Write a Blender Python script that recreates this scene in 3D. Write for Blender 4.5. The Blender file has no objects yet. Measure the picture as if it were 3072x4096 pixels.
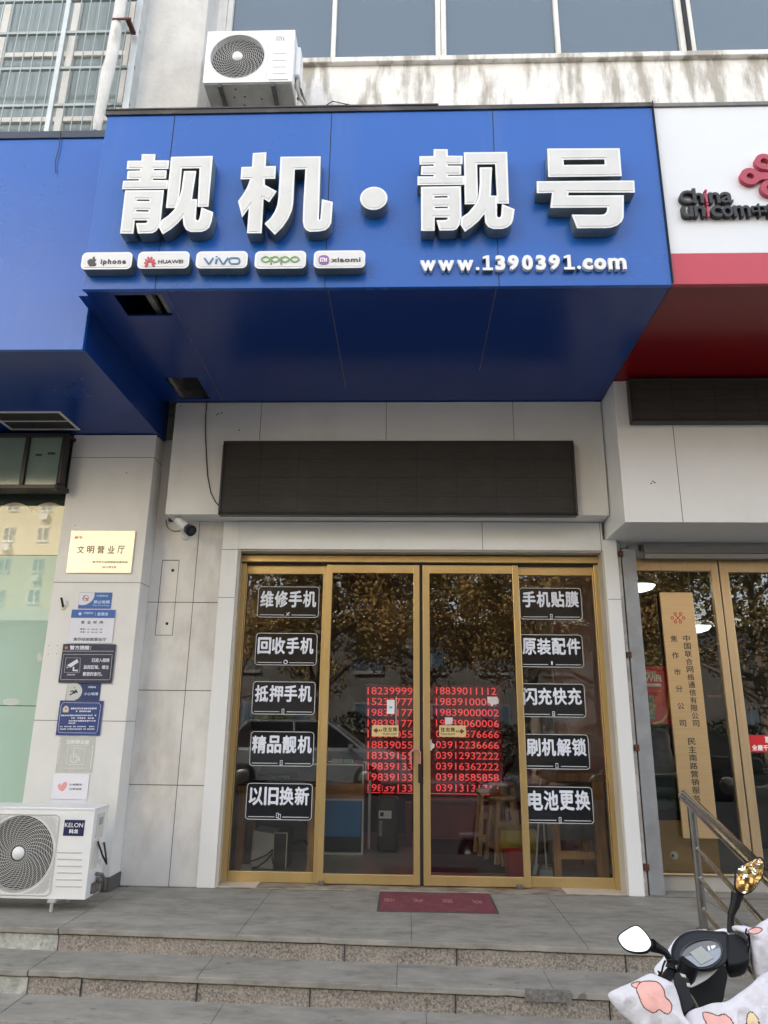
import bpy, bmesh, math, random
from mathutils import Vector, Matrix, noise
random.seed(7)
SC = bpy.context.scene
COL = SC.collection
PI = math.pi
R = math.radians

# ------------------------------------------------------------------ camera
FPX, IW, IH = 2860.3, 3072, 4096
cp, sp = math.cos(R(16.099)), math.sin(R(16.099))
cy, sy = math.cos(R(1.956)), math.sin(R(1.956))
cr, sr = math.cos(R(0.6836)), math.sin(R(0.6836))
FWD = Vector((-sy*cp, cy*cp, sp))
_rt = Vector((cy, sy, 0)); _up = _rt.cross(FWD)
RT = cr*_rt + sr*_up
UP = -sr*_rt + cr*_up
CAM = Vector((0, -5.9063, 1.2))
cam = bpy.data.cameras.new('camera')
cam.sensor_fit = 'HORIZONTAL'; cam.sensor_width = 36; cam.lens = FPX*36/IW
cam.clip_start = 0.05; cam.clip_end = 2000
co = bpy.data.objects.new('camera', cam); COL.objects.link(co)
m3 = Matrix((RT, UP, -FWD)).transposed()
co.matrix_world = Matrix.Translation(CAM) @ m3.to_4x4()
SC.camera = co

# ------------------------------------------------------------------ world, sun, exposure
SUN_EL, SUN_AZ = R(40), R(-28)
w = bpy.data.worlds.new('World'); SC.world = w; w.use_nodes = True
nt = w.node_tree; nt.nodes.clear()
sky = nt.nodes.new('ShaderNodeTexSky'); sky.sky_type = 'NISHITA'; sky.sun_disc = False
sky.sun_elevation = SUN_EL; sky.sun_rotation = SUN_AZ
sky.air_density = 1.0; sky.dust_density = 3.0; sky.ozone_density = 0.8
hs = nt.nodes.new('ShaderNodeHueSaturation'); hs.inputs['Saturation'].default_value = 0.32
bg = nt.nodes.new('ShaderNodeBackground'); bg.inputs['Strength'].default_value = 0.15
ow = nt.nodes.new('ShaderNodeOutputWorld')
nt.links.new(sky.outputs[0], hs.inputs['Color']); nt.links.new(hs.outputs[0], bg.inputs[0]); nt.links.new(bg.outputs[0], ow.inputs[0])
sl = bpy.data.lights.new('sun', 'SUN'); sl.energy = 4.0; sl.angle = R(0.53); sl.color = (1.0, 0.95, 0.88)
so = bpy.data.objects.new('sun', sl); COL.objects.link(so)
sd = Vector((math.sin(SUN_AZ)*math.cos(SUN_EL), math.cos(SUN_AZ)*math.cos(SUN_EL), math.sin(SUN_EL)))
so.rotation_euler = (-sd).to_track_quat('-Z', 'Y').to_euler(); so.location = (0, 0, 40)
SC.view_settings.view_transform = 'Standard'; SC.view_settings.look = 'None'
SC.view_settings.exposure = 2.5; SC.view_settings.gamma = 1.0
SC.render.engine = 'CYCLES'
SC.cycles.max_bounces = 8; SC.cycles.transparent_max_bounces = 16; SC.cycles.glossy_bounces = 4
SC.cycles.sample_clamp_indirect = 4.0
SC.cycles.use_denoising = True
SC.render.resolution_x = 768; SC.render.resolution_y = 1024

# ------------------------------------------------------------------ pixels of the 3072x4096 photo -> points of the place
def ray(px, py):
    return RT*((px-IW/2)/FPX) - UP*((py-IH/2)/FPX) + FWD
def W(px, py, Y):
    d = ray(px, py); return CAM + d*((Y-CAM.y)/d.y)
def WZ(px, py, Z):
    d = ray(px, py); return CAM + d*((Z-CAM.z)/d.z)
def WX(px, py, X):
    d = ray(px, py); return CAM + d*((X-CAM.x)/d.x)
def WN(px, py, p, n):
    d = ray(px, py); return CAM + d*((p-CAM).dot(n)/d.dot(n))
def proj(p):
    v = p-CAM; z = v.dot(FWD); return (IW/2+FPX*v.dot(RT)/z, IH/2-FPX*v.dot(UP)/z)
def Zm(ox, oy, s):
    return lambda x, y: (ox+x/s, oy+y/s)
def BX(zf, x0, y0, x1, y1, Y):
    """world box x0,x1,z0,z1 of a rectangle given by its edge positions in a zoomed view"""
    ym, xm = (y0+y1)/2, (x0+x1)/2
    return (W(*zf(x0, ym), Y).x, W(*zf(x1, ym), Y).x, W(*zf(xm, y1), Y).z, W(*zf(xm, y0), Y).z)
ID = lambda x, y: (x, y)

# ------------------------------------------------------------------ materials
MATS = {}
def rgb(r, g, b):
    f = lambda c: (c/255/12.92) if c/255 <= .04045 else ((c/255+.055)/1.055)**2.4
    return (f(r), f(g), f(b))
def mat(name, col, rough=.5, metal=0., var=0., vs=4., bump=0., bs=60., coat=0., emis=0., ecol=None, spec=.5,
        dirt=None, dirt_amt=.5, hard=.2, spots=0, dscale=(3, 3, 3), dlo=.5, dhi=.7, rvar=0., stretch=(1, 1, 1)):
    if name in MATS: return MATS[name]
    m = bpy.data.materials.new(name); m.use_nodes = True
    n = m.node_tree.nodes; l = m.node_tree.links; b = n['Principled BSDF']
    b.inputs['Base Color'].default_value = (*col, 1); b.inputs['Roughness'].default_value = rough
    b.inputs['Metallic'].default_value = metal; b.inputs['Coat Weight'].default_value = coat
    b.inputs['Coat Roughness'].default_value = .08
    b.inputs['Specular IOR Level'].default_value = spec
    g = n.new('ShaderNodeNewGeometry')
    mp = n.new('ShaderNodeMapping'); mp.inputs['Scale'].default_value = stretch
    l.new(g.outputs['Position'], mp.inputs[0])
    cur = None
    if var:
        t = n.new('ShaderNodeTexNoise'); t.inputs['Scale'].default_value = vs; t.inputs['Detail'].default_value = 8
        t.inputs['Roughness'].default_value = .62
        l.new(mp.outputs[0], t.inputs['Vector'])
        r = n.new('ShaderNodeValToRGB'); r.color_ramp.elements[0].position = .5-hard; r.color_ramp.elements[1].position = .5+hard
        r.color_ramp.elements[0].color = (*[min(1, c*(1-var)) for c in col], 1)
        r.color_ramp.elements[1].color = (*[min(1, c*(1+var)) for c in col], 1)
        l.new(t.outputs['Fac'], r.inputs[0]); cur = r.outputs[0]
        if rvar:
            rr = n.new('ShaderNodeMapRange'); rr.inputs[3].default_value = max(0.02, rough-rvar); rr.inputs[4].default_value = min(1, rough+rvar)
            l.new(t.outputs['Fac'], rr.inputs[0]); l.new(rr.outputs[0], b.inputs['Roughness'])
    if dirt:
        mp2 = n.new('ShaderNodeMapping'); mp2.inputs['Scale'].default_value = dscale; l.new(g.outputs['Position'], mp2.inputs[0])
        t2 = n.new('ShaderNodeTexNoise'); t2.inputs['Scale'].default_value = 1; t2.inputs['Detail'].default_value = 10; t2.inputs['Roughness'].default_value = .6
        l.new(mp2.outputs[0], t2.inputs['Vector'])
        r2 = n.new('ShaderNodeMapRange'); r2.inputs[1].default_value = dlo; r2.inputs[2].default_value = dhi; r2.inputs[4].default_value = dirt_amt
        l.new(t2.outputs['Fac'], r2.inputs[0])
        mx = n.new('ShaderNodeMix'); mx.data_type = 'RGBA'
        if cur: l.new(cur, mx.inputs[6])
        else: mx.inputs[6].default_value = (*col, 1)
        mx.inputs[7].default_value = (*dirt, 1); l.new(r2.outputs[0], mx.inputs[0]); cur = mx.outputs[2]
    if spots:
        mp4 = n.new('ShaderNodeMapping'); mp4.inputs['Scale'].default_value = (1, 2.0, 1); l.new(g.outputs['Position'], mp4.inputs[0])
        t4 = n.new('ShaderNodeTexNoise'); t4.inputs['Scale'].default_value = spots; t4.inputs['Detail'].default_value = 2
        l.new(mp4.outputs[0], t4.inputs['Vector'])
        r4 = n.new('ShaderNodeMapRange'); r4.inputs[1].default_value = .69; r4.inputs[2].default_value = .74; r4.inputs[4].default_value = .65
        l.new(t4.outputs['Fac'], r4.inputs[0])
        m4 = n.new('ShaderNodeMix'); m4.data_type = 'RGBA'; l.new(cur, m4.inputs[6]); m4.inputs[7].default_value = (*[c*.35 for c in col], 1)
        l.new(r4.outputs[0], m4.inputs[0]); cur = m4.outputs[2]
    if cur: l.new(cur, b.inputs['Base Color'])
    if bump:
        t3 = n.new('ShaderNodeTexNoise'); t3.inputs['Scale'].default_value = bs; t3.inputs['Detail'].default_value = 6
        l.new(mp.outputs[0], t3.inputs['Vector'])
        bp = n.new('ShaderNodeBump'); bp.inputs['Strength'].default_value = bump; bp.inputs['Distance'].default_value = .02
        l.new(t3.outputs['Fac'], bp.inputs['Height']); l.new(bp.outputs[0], b.inputs['Normal'])
    if emis:
        b.inputs['Emission Color'].default_value = (*(ecol or col), 1); b.inputs['Emission Strength'].default_value = emis
    MATS[name] = m
    return m
def glass_mat(name, tint=(1, 1, 1), ior=1.6, mixcol=None, mixw=0.):
    m = bpy.data.materials.new(name); m.use_nodes = True
    n = m.node_tree.nodes; l = m.node_tree.links; n.clear()
    o = n.new('ShaderNodeOutputMaterial'); f = n.new('ShaderNodeFresnel'); f.inputs[0].default_value = ior
    t = n.new('ShaderNodeBsdfTransparent'); t.inputs[0].default_value = (*tint, 1)
    g = n.new('ShaderNodeBsdfGlossy'); g.inputs['Roughness'].default_value = 0.003
    geo = n.new('ShaderNodeNewGeometry')
    nz = n.new('ShaderNodeTexNoise'); nz.inputs['Scale'].default_value = 2.2; nz.inputs['Detail'].default_value = 1
    bp = n.new('ShaderNodeBump'); bp.inputs['Strength'].default_value = .012; bp.inputs['Distance'].default_value = .02
    l.new(geo.outputs['Position'], nz.inputs['Vector']); l.new(nz.outputs['Fac'], bp.inputs['Height']); l.new(bp.outputs[0], g.inputs['Normal'])
    mx = n.new('ShaderNodeMixShader'); l.new(f.outputs[0], mx.inputs[0]); l.new(g.outputs[0], mx.inputs[2])
    if mixcol:
        d = n.new('ShaderNodeBsdfDiffuse'); d.inputs[0].default_value = (*mixcol, 1)
        m2 = n.new('ShaderNodeMixShader'); m2.inputs[0].default_value = mixw
        l.new(t.outputs[0], m2.inputs[1]); l.new(d.outputs[0], m2.inputs[2]); l.new(m2.outputs[0], mx.inputs[1])
    else:
        l.new(t.outputs[0], mx.inputs[1])
    l.new(mx.outputs[0], o.inputs[0]); MATS[name] = m
    return m

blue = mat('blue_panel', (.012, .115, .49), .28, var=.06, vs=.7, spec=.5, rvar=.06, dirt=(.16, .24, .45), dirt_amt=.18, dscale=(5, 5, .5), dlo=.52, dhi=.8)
blue_shaded = mat('blue_panel_shaded', (.009, .05, .27), .25, var=.07, vs=1.2, spec=.38, rvar=.08)  # fascia blue with the shade of the underside mixed into the colour
seam_m = mat('dark_joint', (.025, .027, .03), .8)
panel = mat('stone_panel', (.715, .715, .705), .33, var=.05, vs=2.2, bump=.04, bs=25, dirt=(.4, .37, .33), dirt_amt=.32, dscale=(2.2, 2.2, 1.1), dlo=.56, dhi=.82)
panel_d = mat('weathered_panel', (.68, .67, .65), .4, var=.08, vs=3, bump=.06, bs=25, dirt=(.3, .26, .22), dirt_amt=.6, dscale=(3, 3, 1.4), dlo=.5, dhi=.78)
white_p = mat('white_panel', (.74, .75, .76), .3, var=.03, vs=2, dirt=(.5, .47, .42), dirt_amt=.35, dscale=(3, 3, .8), dlo=.58, dhi=.8)
white_pl = mat('white_plastic', (.75, .76, .76), .4, var=.02, vs=5, dirt=(.5, .48, .44), dirt_amt=.3, dscale=(6, 6, 2), dlo=.58, dhi=.8)
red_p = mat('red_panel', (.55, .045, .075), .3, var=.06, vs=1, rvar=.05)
red_shaded = mat('red_panel_shaded', (.24, .004, .008), .25, spec=.35, var=.06, vs=1)  # band red darkened in colour for the shade under the canopy
concrete = mat('concrete', (.56, .55, .53), .85, var=.14, vs=2.5, bump=.3, bs=18, dirt=(.76, .75, .73), dirt_amt=.6, dscale=(2, 2, .7), dlo=.45, dhi=.7)
sill_m = mat('stained_plaster', (.8, .78, .74), .8, var=.1, vs=6, bump=.25, bs=20, dirt=(.31, .275, .225), dirt_amt=.8, dscale=(6, 6, 1.2), dlo=.49, dhi=.61)
wall_m = mat('plaster', (.6, .58, .53), .85, var=.1, vs=3, bump=.2, bs=20)
pvc = mat('old_white_frame', (.72, .7, .66), .5, var=.1, vs=5, dirt=(.35, .3, .24), dirt_amt=.5, dscale=(8, 8, 1.5), dlo=.55, dhi=.75)
dark_trim = mat('dark_trim', (.035, .03, .03), .5, var=.3, vs=4, dirt=(.18, .16, .14), dirt_amt=.6, dscale=(4, 4, 9))
black_m = mat('black_plastic', (.012, .012, .013), .4, var=.2, vs=20)
led_frame = mat('black_metal', (.018, .016, .015), .35, var=.2, vs=8)
gold = mat('gold_anodised', (.58, .42, .19), .34, metal=.68, var=.1, vs=3, rvar=.08, stretch=(1, 1, .3), bump=.02, bs=8)
brass = mat('brushed_brass', (.64, .48, .29), .33, metal=.75, var=.08, vs=4, rvar=.1, stretch=(9, 9, .6))
gold_pl = mat('gold_plate', (.83, .77, .64), .35, metal=.5, var=.1, vs=3)
steel = mat('stainless_steel', (.42, .4, .37), .17, metal=1, var=.08, vs=6, rvar=.07)
galv = mat('galvanised_steel', (.31, .325, .345), .5, metal=.5, var=.14, vs=7, rvar=.1, dirt=(.2, .15, .12), dirt_amt=.6, dscale=(9, 9, 2), dlo=.58, dhi=.75)
grille_m = mat('grille_steel', (.33, .36, .35), .4, metal=.6, var=.1, vs=6)
rust = mat('rust', (.09, .03, .018), .8, var=.4, vs=30)
letter_side = mat('letter_side', (.2, .23, .22), .4, metal=.35, var=.2, vs=6)
letter_rim = mat('letter_rim', (.88, .91, .93), .4)
letter_face = mat('letter_face', (.72, .73, .725), .5, var=.05, vs=6, dirt=(.5, .47, .42), dirt_amt=.3, dscale=(5, 5, .8), dlo=.55, dhi=.8)
white_t = mat('white_letters', (.9, .91, .92), .45)
ink = mat('black_ink', (.02, .02, .025), .5)
red_ink = mat('red_ink', (.5, .02, .03), .5)
granite = mat('granite_tread', (.235, .225, .2), .75, var=.3, vs=14, stretch=(.6, 1.2, 1.2), bump=.2, bs=140, dirt=(.36, .345, .31), dirt_amt=.75, dscale=(3, 6, 6), dlo=.4, dhi=.7, rvar=.1, spots=11)
granite_r = mat('granite_riser', (.25, .222, .195), .8, var=.5, hard=.12, vs=85, bump=.5, bs=60, dirt=(.42, .38, .33), dirt_amt=.45, dscale=(5, 5, 12), dlo=.45, dhi=.75)
granite_l = mat('granite_rough', (.42, .43, .4), .8, var=.35, vs=22, bump=.8, bs=22, dirt=(.12, .12, .11), dirt_amt=.6, dscale=(20, 20, 20), dlo=.55, dhi=.7)
thresh_m = mat('stained_threshold', (.3, .27, .23), .6, var=.2, vs=8, bump=.1, bs=60, dirt=(.11, .07, .04), dirt_amt=.85, dscale=(4, 8, 4), dlo=.45, dhi=.62)
slab_l = mat('pale_marble', (.55, .5, .44), .4, var=.1, vs=6)
asphalt = mat('asphalt', (.09, .09, .088), .85, var=.25, vs=2, bump=.2, bs=60)
floor_m = mat('floor_tile', (.5, .5, .5), .18, var=.1, vs=2)
inwall = mat('interior_wall', (.8, .8, .78), .7, var=.06, vs=2)
wood = mat('pine_wood', (.52, .3, .12), .55, var=.3, vs=4, stretch=(6, 6, .8), bump=.05, bs=30)
wood_d = mat('stool_wood', (.52, .33, .17), .55, var=.3, vs=5, stretch=(5, 5, 1))
wood_h = mat('wood_board', (.42, .22, .09), .5, var=.3, vs=4, stretch=(.8, 4, 6))
yel_wood = mat('yellow_board', (.5, .33, .1), .5, var=.12, vs=3)
maroon = mat('maroon_panel', (.26, .045, .06), .5, var=.15, vs=3)
glass = glass_mat('clear_glass', (.98, .99, .985), 1.62)
film = glass_mat('mint_film_glass', (.8, .9, .85), 1.5, (.47, .64, .54), .93)
film2 = glass_mat('cream_film_glass', (.8, .85, .7), 1.7, (.74, .71, .53), .9)
mirror_m = mat('mirror', (.92, .93, .93), .01, metal=1)
win_glass = mat('blue_grey_window', (.05, .085, .12), .05, spec=1.0, coat=1, var=.1, vs=.8)
win_glass2 = mat('green_grey_window', (.13, .2, .2), .12, spec=1.0, coat=.6, var=.25, vs=1.6, stretch=(3, 1, .7))
navy = mat('navy_print', (.012, .028, .12), .45, var=.1, vs=20)
navy_d = mat('dark_navy_print', (.022, .024, .06), .5, var=.35, vs=25)
cobalt = mat('cobalt_print', (.03, .12, .42), .45)
paper = mat('white_paper', (.74, .75, .82), .6)

# ------------------------------------------------------------------ objects
WL = {}
def tag(o, label=None, cat=None, group=None, kind=None):
    if label: o['label'] = label
    if cat: o['category'] = cat
    if group: o['group'] = group
    if kind: o['kind'] = kind
    return o
def thing(name, loc, label, cat, group=None):
    o = bpy.data.objects.new(name, None); COL.objects.link(o); o.location = loc; o.empty_display_size = .1
    WL[o.name] = Vector(loc)
    return tag(o, label, cat, group)
def finish(name, me, mats, parent=None, bevel=0, smooth=False, segs=2):
    if isinstance(mats, bpy.types.Material): mats = [mats]
    for m in mats: me.materials.append(m)
    if len(me.vertices):
        xs = [v.co.x for v in me.vertices]; ys = [v.co.y for v in me.vertices]; zs = [v.co.z for v in me.vertices]
        c = Vector(((min(xs)+max(xs))/2, (min(ys)+max(ys))/2, min(zs)))
    else: c = Vector((0, 0, 0))
    me.transform(Matrix.Translation(-c))
    o = bpy.data.objects.new(name, me); COL.objects.link(o)
    WL[o.name] = c
    if parent is not None:
        o.parent = parent; o.location = c-WL[parent.name]
    else: o.location = c
    if smooth:
        for p in me.polygons: p.use_smooth = True
    if bevel:
        b = o.modifiers.new('bevel', 'BEVEL'); b.width = bevel; b.segments = segs; b.limit_method = 'ANGLE'; b.angle_limit = R(40)
    return o
class MB:
    def __init__(s, M=None): s.v = []; s.f = []; s.mi = []; s.sm = []; s.M = M
    def add(s, vs, fs, mi=0, sm=False):
        b = len(s.v)
        s.v += [tuple(s.M @ Vector(v)) if s.M else tuple(v) for v in vs]
        s.f += [tuple(i+b for i in f) for f in fs]; s.mi += [mi]*len(fs); s.sm += [sm]*len(fs); return s
    def box(s, x0, x1, y0, y1, z0, z1, mi=0):
        if x0 > x1: x0, x1 = x1, x0
        if y0 > y1: y0, y1 = y1, y0
        if z0 > z1: z0, z1 = z1, z0
        return s.add([(x0, y0, z0), (x1, y0, z0), (x1, y1, z0), (x0, y1, z0), (x0, y0, z1), (x1, y0, z1), (x1, y1, z1), (x0, y1, z1)],
                     [(0, 3, 2, 1), (4, 5, 6, 7), (0, 1, 5, 4), (1, 2, 6, 5), (2, 3, 7, 6), (3, 0, 4, 7)], mi)
    def prism(s, pts, vec, mi=0):
        n = len(pts); v = Vector(vec)
        a = [Vector(p) for p in pts]
        nrm = sum(((a[i]-a[0]).cross(a[(i+1) % n]-a[0]) for i in range(1, n-1)), Vector())
        if nrm.dot(v) > 0: a = a[::-1]
        return s.add([tuple(p) for p in a]+[tuple(p+v) for p in a],
                     [tuple(range(n)), tuple(range(2*n-1, n-1, -1))]+[((i+1) % n, i, i+n, (i+1) % n+n) for i in range(n)], mi)
    def tube(s, pts, r, k=10, mi=0, cap=True, sm=True, closed=False):
        pts = [Vector(p) for p in pts]; n = len(pts); rs = r if isinstance(r, (list, tuple)) else [r]*n
        vs = []; fs = []; ref = None
        for i, p in enumerate(pts):
            if closed: t = pts[(i+1) % n]-pts[i-1]
            else: t = pts[min(i+1, n-1)]-pts[max(i-1, 0)]
            t.normalize()
            if ref is None: ref = Vector((0, 0, 1)) if abs(t.z) < .9 else Vector((1, 0, 0))
            a = ref-t*ref.dot(t); a.normalize(); ref = a; b = t.cross(a)
            for j in range(k):
                an = 2*PI*j/k; vs.append(p+(a*math.cos(an)+b*math.sin(an))*rs[i])
        for i in range(n if closed else n-1):
            i2 = (i+1) % n
            for j in range(k): fs.append((i*k+j, i*k+(j+1) % k, i2*k+(j+1) % k, i2*k+j))
        s.add(vs, fs, mi, sm)
        if cap and not closed:
            s.add(vs[:k], [tuple(range(k-1, -1, -1))], mi); s.add(vs[-k:], [tuple(range(k))], mi)
        return s
    def lathe(s, prof, c=(0, 0, 0), axis='Z', k=32, mi=0, sm=True):
        vs = []; fs = []
        for (r, h) in prof:
            for j in range(k):
                a = 2*PI*j/k; x, y = r*math.cos(a), r*math.sin(a)
                p = (x, y, h) if axis == 'Z' else ((x, h, y) if axis == 'Y' else (h, x, y))
                vs.append((p[0]+c[0], p[1]+c[1], p[2]+c[2]))
        for i in range(len(prof)-1):
            for j in range(k): fs.append((i*k+j, i*k+(j+1) % k, (i+1)*k+(j+1) % k, (i+1)*k+j))
        return s.add(vs, fs, mi, sm)
    def sph(s, c, r, k=16, mi=0, sc=(1, 1, 1)):
        vs = []; fs = []; h = k//2
        for i in range(h+1):
            th = PI*i/h
            for j in range(k):
                ph = 2*PI*j/k
                vs.append((c[0]+r*sc[0]*math.sin(th)*math.cos(ph), c[1]+r*sc[1]*math.sin(th)*math.sin(ph), c[2]+r*sc[2]*math.cos(th)))
        for i in range(h):
            for j in range(k): fs.append((i*k+j, (i+1)*k+j, (i+1)*k+(j+1) % k, i*k+(j+1) % k))
        return s.add(vs, fs, mi, True)
    def obj(s, name, mats, parent=None, bevel=0, segs=2, weld=False):
        me = bpy.data.meshes.new(name); me.from_pydata(s.v, [], s.f)
        for p, i, sm in zip(me.polygons, s.mi, s.sm): p.material_index = i; p.use_smooth = sm
        if weld:
            bm = bmesh.new(); bm.from_mesh(me); bmesh.ops.remove_doubles(bm, verts=bm.verts, dist=1e-5)
            bmesh.ops.recalc_face_normals(bm, faces=bm.faces); bm.to_mesh(me); bm.free()
        me.validate()
        return finish(name, me, mats, parent, bevel, segs=segs)
def mbox(name, b, m, parent=None, bevel=0):
    return MB().box(*b).obj(name, m, parent, bevel)

# filled outlines and lettering -----------------------------------
def _fill(cu, M):
    o = bpy.data.objects.new('tmp', cu); COL.objects.link(o)
    bpy.context.view_layer.update()
    me = bpy.data.meshes.new_from_object(o.evaluated_get(bpy.context.evaluated_depsgraph_get()))
    bpy.data.objects.remove(o); me.transform(M); return me
def wall_frame(Y):   # curve x -> X, curve y -> Z, curve +z -> -Y (towards the street)
    return Matrix(((1, 0, 0, 0), (0, 0, -1, Y), (0, 1, 0, 0), (0, 0, 0, 1)))
def shape(name, loops, yf, yb, mats, parent=None, off=0., frame=None):
    """solid plate from closed 2D loops (x,z); front at yf, back at yb; mats[0] faces the street, mats[-1] the sides"""
    cu = bpy.data.curves.new(name, 'CURVE'); cu.dimensions = '2D'; cu.fill_mode = 'BOTH'
    for lp in loops:
        s = cu.splines.new('POLY'); s.points.add(len(lp)-1)
        for i, p in enumerate(lp): s.points[i].co = (p[0], p[1], 0, 1)
        s.use_cyclic_u = True
    cu.extrude = (yb-yf)/2; cu.offset = off
    me = _fill(cu, frame or wall_frame((yf+yb)/2)); me.materials.clear()
    o = finish(name, me, mats, parent)
    if not isinstance(mats, bpy.types.Material) and len(mats) > 1:
        for p in me.polygons: p.material_index = 0 if p.normal.y < -.7 else 1
    return o
def tmesh(body, bold=0., extrude=0.001, spacing=1.0, shear=0.):
    cu = bpy.data.curves.new('text', 'FONT'); cu.body = body; cu.offset = bold; cu.extrude = extrude
    cu.space_character = spacing; cu.resolution_u = 3; cu.shear = shear
    me = _fill(cu, Matrix()); me.materials.clear(); return me
def text(name, body, bx, Y, m, parent=None, bold=.02, depth=.002, frame=None, spacing=1.0, keep=False, shear=0.):
    """lettering fitted into the world box bx=(x0,x1,z0,z1) with its front at Y"""
    cjk = any(ord(c) > 0x2e80 for c in body) and bold > 0
    me = tmesh(body, 0 if cjk else bold, .5, spacing, shear)
    if cjk:   # heavier strokes: the same outline laid down five times, each a hair apart
        v0 = [v.co.copy() for v in me.vertices]; f0 = [tuple(p.vertices) for p in me.polygons]; vs = []; fs = []
        for i, (dx, dy) in enumerate(((0, 0), (1, 0), (-1, 0), (0, 1), (0, -1))):
            b_ = len(vs); vs += [(c.x+dx*bold, c.y+dy*bold, c.z*(1+.03*i)) for c in v0]; fs += [tuple(j+b_ for j in f) for f in f0]
        me = bpy.data.meshes.new('text'); me.from_pydata(vs, [], fs)
    xs = [v.co.x for v in me.vertices]; ys = [v.co.y for v in me.vertices]
    ax, bx_, ay, by = min(xs), max(xs), min(ys), max(ys)
    sx = (bx[1]-bx[0])/(bx_-ax); sz = (bx[3]-bx[2])/(by-ay)
    if keep: sx = sz = min(sx, sz)
    for v in me.vertices:
        v.co.x = bx[0]+(v.co.x-ax)*sx; v.co.y = bx[2]+(v.co.y-ay)*sz; v.co.z = -v.co.z*depth
    for v in me.vertices: v.co.z = -v.co.z
    me.transform(frame or wall_frame(Y+depth/2))
    return finish(name, me, m, parent)
def smoothpoly(pts, n=8):
    out = []; k = len(pts)
    for i in range(k):
        p0, p1, p2, p3 = [Vector(pts[(i+j-1) % k]) for j in range(4)]
        for j in range(n):
            t = j/n; out.append(tuple(.5*((2*p1)+(p2-p0)*t+(2*p0-5*p1+4*p2-p3)*t*t+(3*p1-p0-3*p2+p3)*t**3)))
    return out
def rrect(x0, x1, z0, z1, r, k=6):
    out = []
    for cx, cz, a0 in ((x1-r, z1-r, 0), (x0+r, z1-r, 90), (x0+r, z0+r, 180), (x1-r, z0+r, 270)):
        for j in range(k+1):
            a = R(a0+90*j/k); out.append((cx+r*math.cos(a), cz+r*math.sin(a)))
    return out
def circ(cx, cz, r, k=28): return [(cx+r*math.cos(2*PI*j/k), cz+r*math.sin(2*PI*j/k)) for j in range(k)]
def tr(zf, pts, Y):
    out = []
    for p in pts:
        q = W(*zf(*p), Y); out.append((q.x, q.z))
    return out
# ================================================================== setting
YC, ZS = -2.064, 3.762          # canopy front, canopy soffit
YW = -.5                        # upper wall
def edge(x): return -1.376-.049*x
mbox('street', (-300, 300, -300, 60, -.9, -.47), asphalt); tag(bpy.data.objects['street'], kind='structure')
RUN, RISE = .325, .118
XS = -2.03
def step_run(name, i, x0, x1, mt, mr, dz=0.):
    z = -i*RISE+dz
    f = lambda x: edge(x)-i*RUN
    b = MB()
    back = 3.6 if i == 0 else None
    n = 24
    n = 150; random.seed(i*7+int(x0)+40); xs = [x0+(x1-x0)*k/n for k in range(n+1)]
    jit = {x: random.uniform(0, .0025)+(random.uniform(.006, .014) if random.random() < .04 else 0) for x in xs}
    f0 = f; f = lambda x: f0(x)+jit[x]
    # nose slab
    top = [(x, f(x), z) for x in xs]+[(x, (back if back else edge(x)-(i-1)*RUN+.1), z) for x in reversed(xs)]
    b.prism([(p[0], p[1], p[2]-.03) for p in top], (0, 0, .03), 0)
    rs = [(x, f0(x)+.018, z-.037) for x in xs]+[(x, (back if back else edge(x)-(i-1)*RUN+.1), z-.037) for x in reversed(xs)]
    b.prism([(p[0], p[1], z-RISE-.06) for p in rs], (0, 0, RISE+.023), 1)
    o = b.obj(name, [mt, mr], None, .004); tag(o, kind='structure'); return o
step_run('platform', 0, XS, 8, granite, granite_r); step_run('platform_end', 0, -9, XS-.006, granite, granite_l, -.002)
for i in (1, 2, 3):
    xo = XS+.006-.0*i
    step_run('step', i, xo, 8, granite, granite_r); step_run('step_end', i, -9, xo-.006, granite, granite_l, -.002)
# joints between the slabs (dark mortar lines) as one sheet of the paving
b = MB()
def joint(x, i, wd=.0018, z0=None, z1=None):
    z = -i*RISE; f = edge(x)-i*RUN
    y1 = (-.2 if i == 0 else edge(x)-(i-1)*RUN)
    if i == 2: pass
    b.box(x-wd/2, x+wd/2, f-.001, y1, z-.01, z+.0012)
def rjoint(x, i, wd=.005):
    z = -i*RISE; f = edge(x)-i*RUN
    b.box(x-wd/2, x+wd/2, f+.011, f+.02, z-RISE, z-.034)
for x in (-.97, .03, 1.0, 2.1): joint(x, 0)
for x in (-1.1, -.05, .75): joint(x, 1)
for x in (-.95, .1, 1.15): joint(x, 2)
for x in (.28, -.35, 1.2): rjoint(x, 0)
for x in (-1.73, -1.1, -.5, .25, 1.02): rjoint(x, 1)
for x in (-1.4, -.4, .6): rjoint(x, 2)
b.box(-9, 8, -.199, -.196, -.01, .0012)
tag(b.obj('paving_joints', seam_m), kind='structure')
def patch(name, px, y0, y1, i, m, lift=.003):
    z = -i*RISE
    pts = [WZ(x, yy, z) for x, yy in px]
    o = MB().prism([(p.x, p.y, z-.002) for p in pts], (0, 0, .002+lift)).obj(name, m); tag(o, kind='structure')
# repaired nose of the second step
xa, xb = WZ(2092, 3945, -.118).x, WZ(2272, 3950, -.118).x
n = 14; pp = []
random.seed(3)
for k in range(n+1):
    x = xa+(xb-xa)*k/n; pp.append((x, edge(x)-RUN+.02+.018*random.random(), -.1165))
o = MB().prism([(xa, edge(xa)-RUN-.004, -.1165)]+[(xb, edge(xb)-RUN-.004, -.1165)]+pp[::-1], (0, 0, -.045)).obj('cement_repair', mat('dark_cement', (.17, .165, .155), .9, var=.4, vs=40, bump=.6, bs=50)); tag(o, kind='structure')
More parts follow.
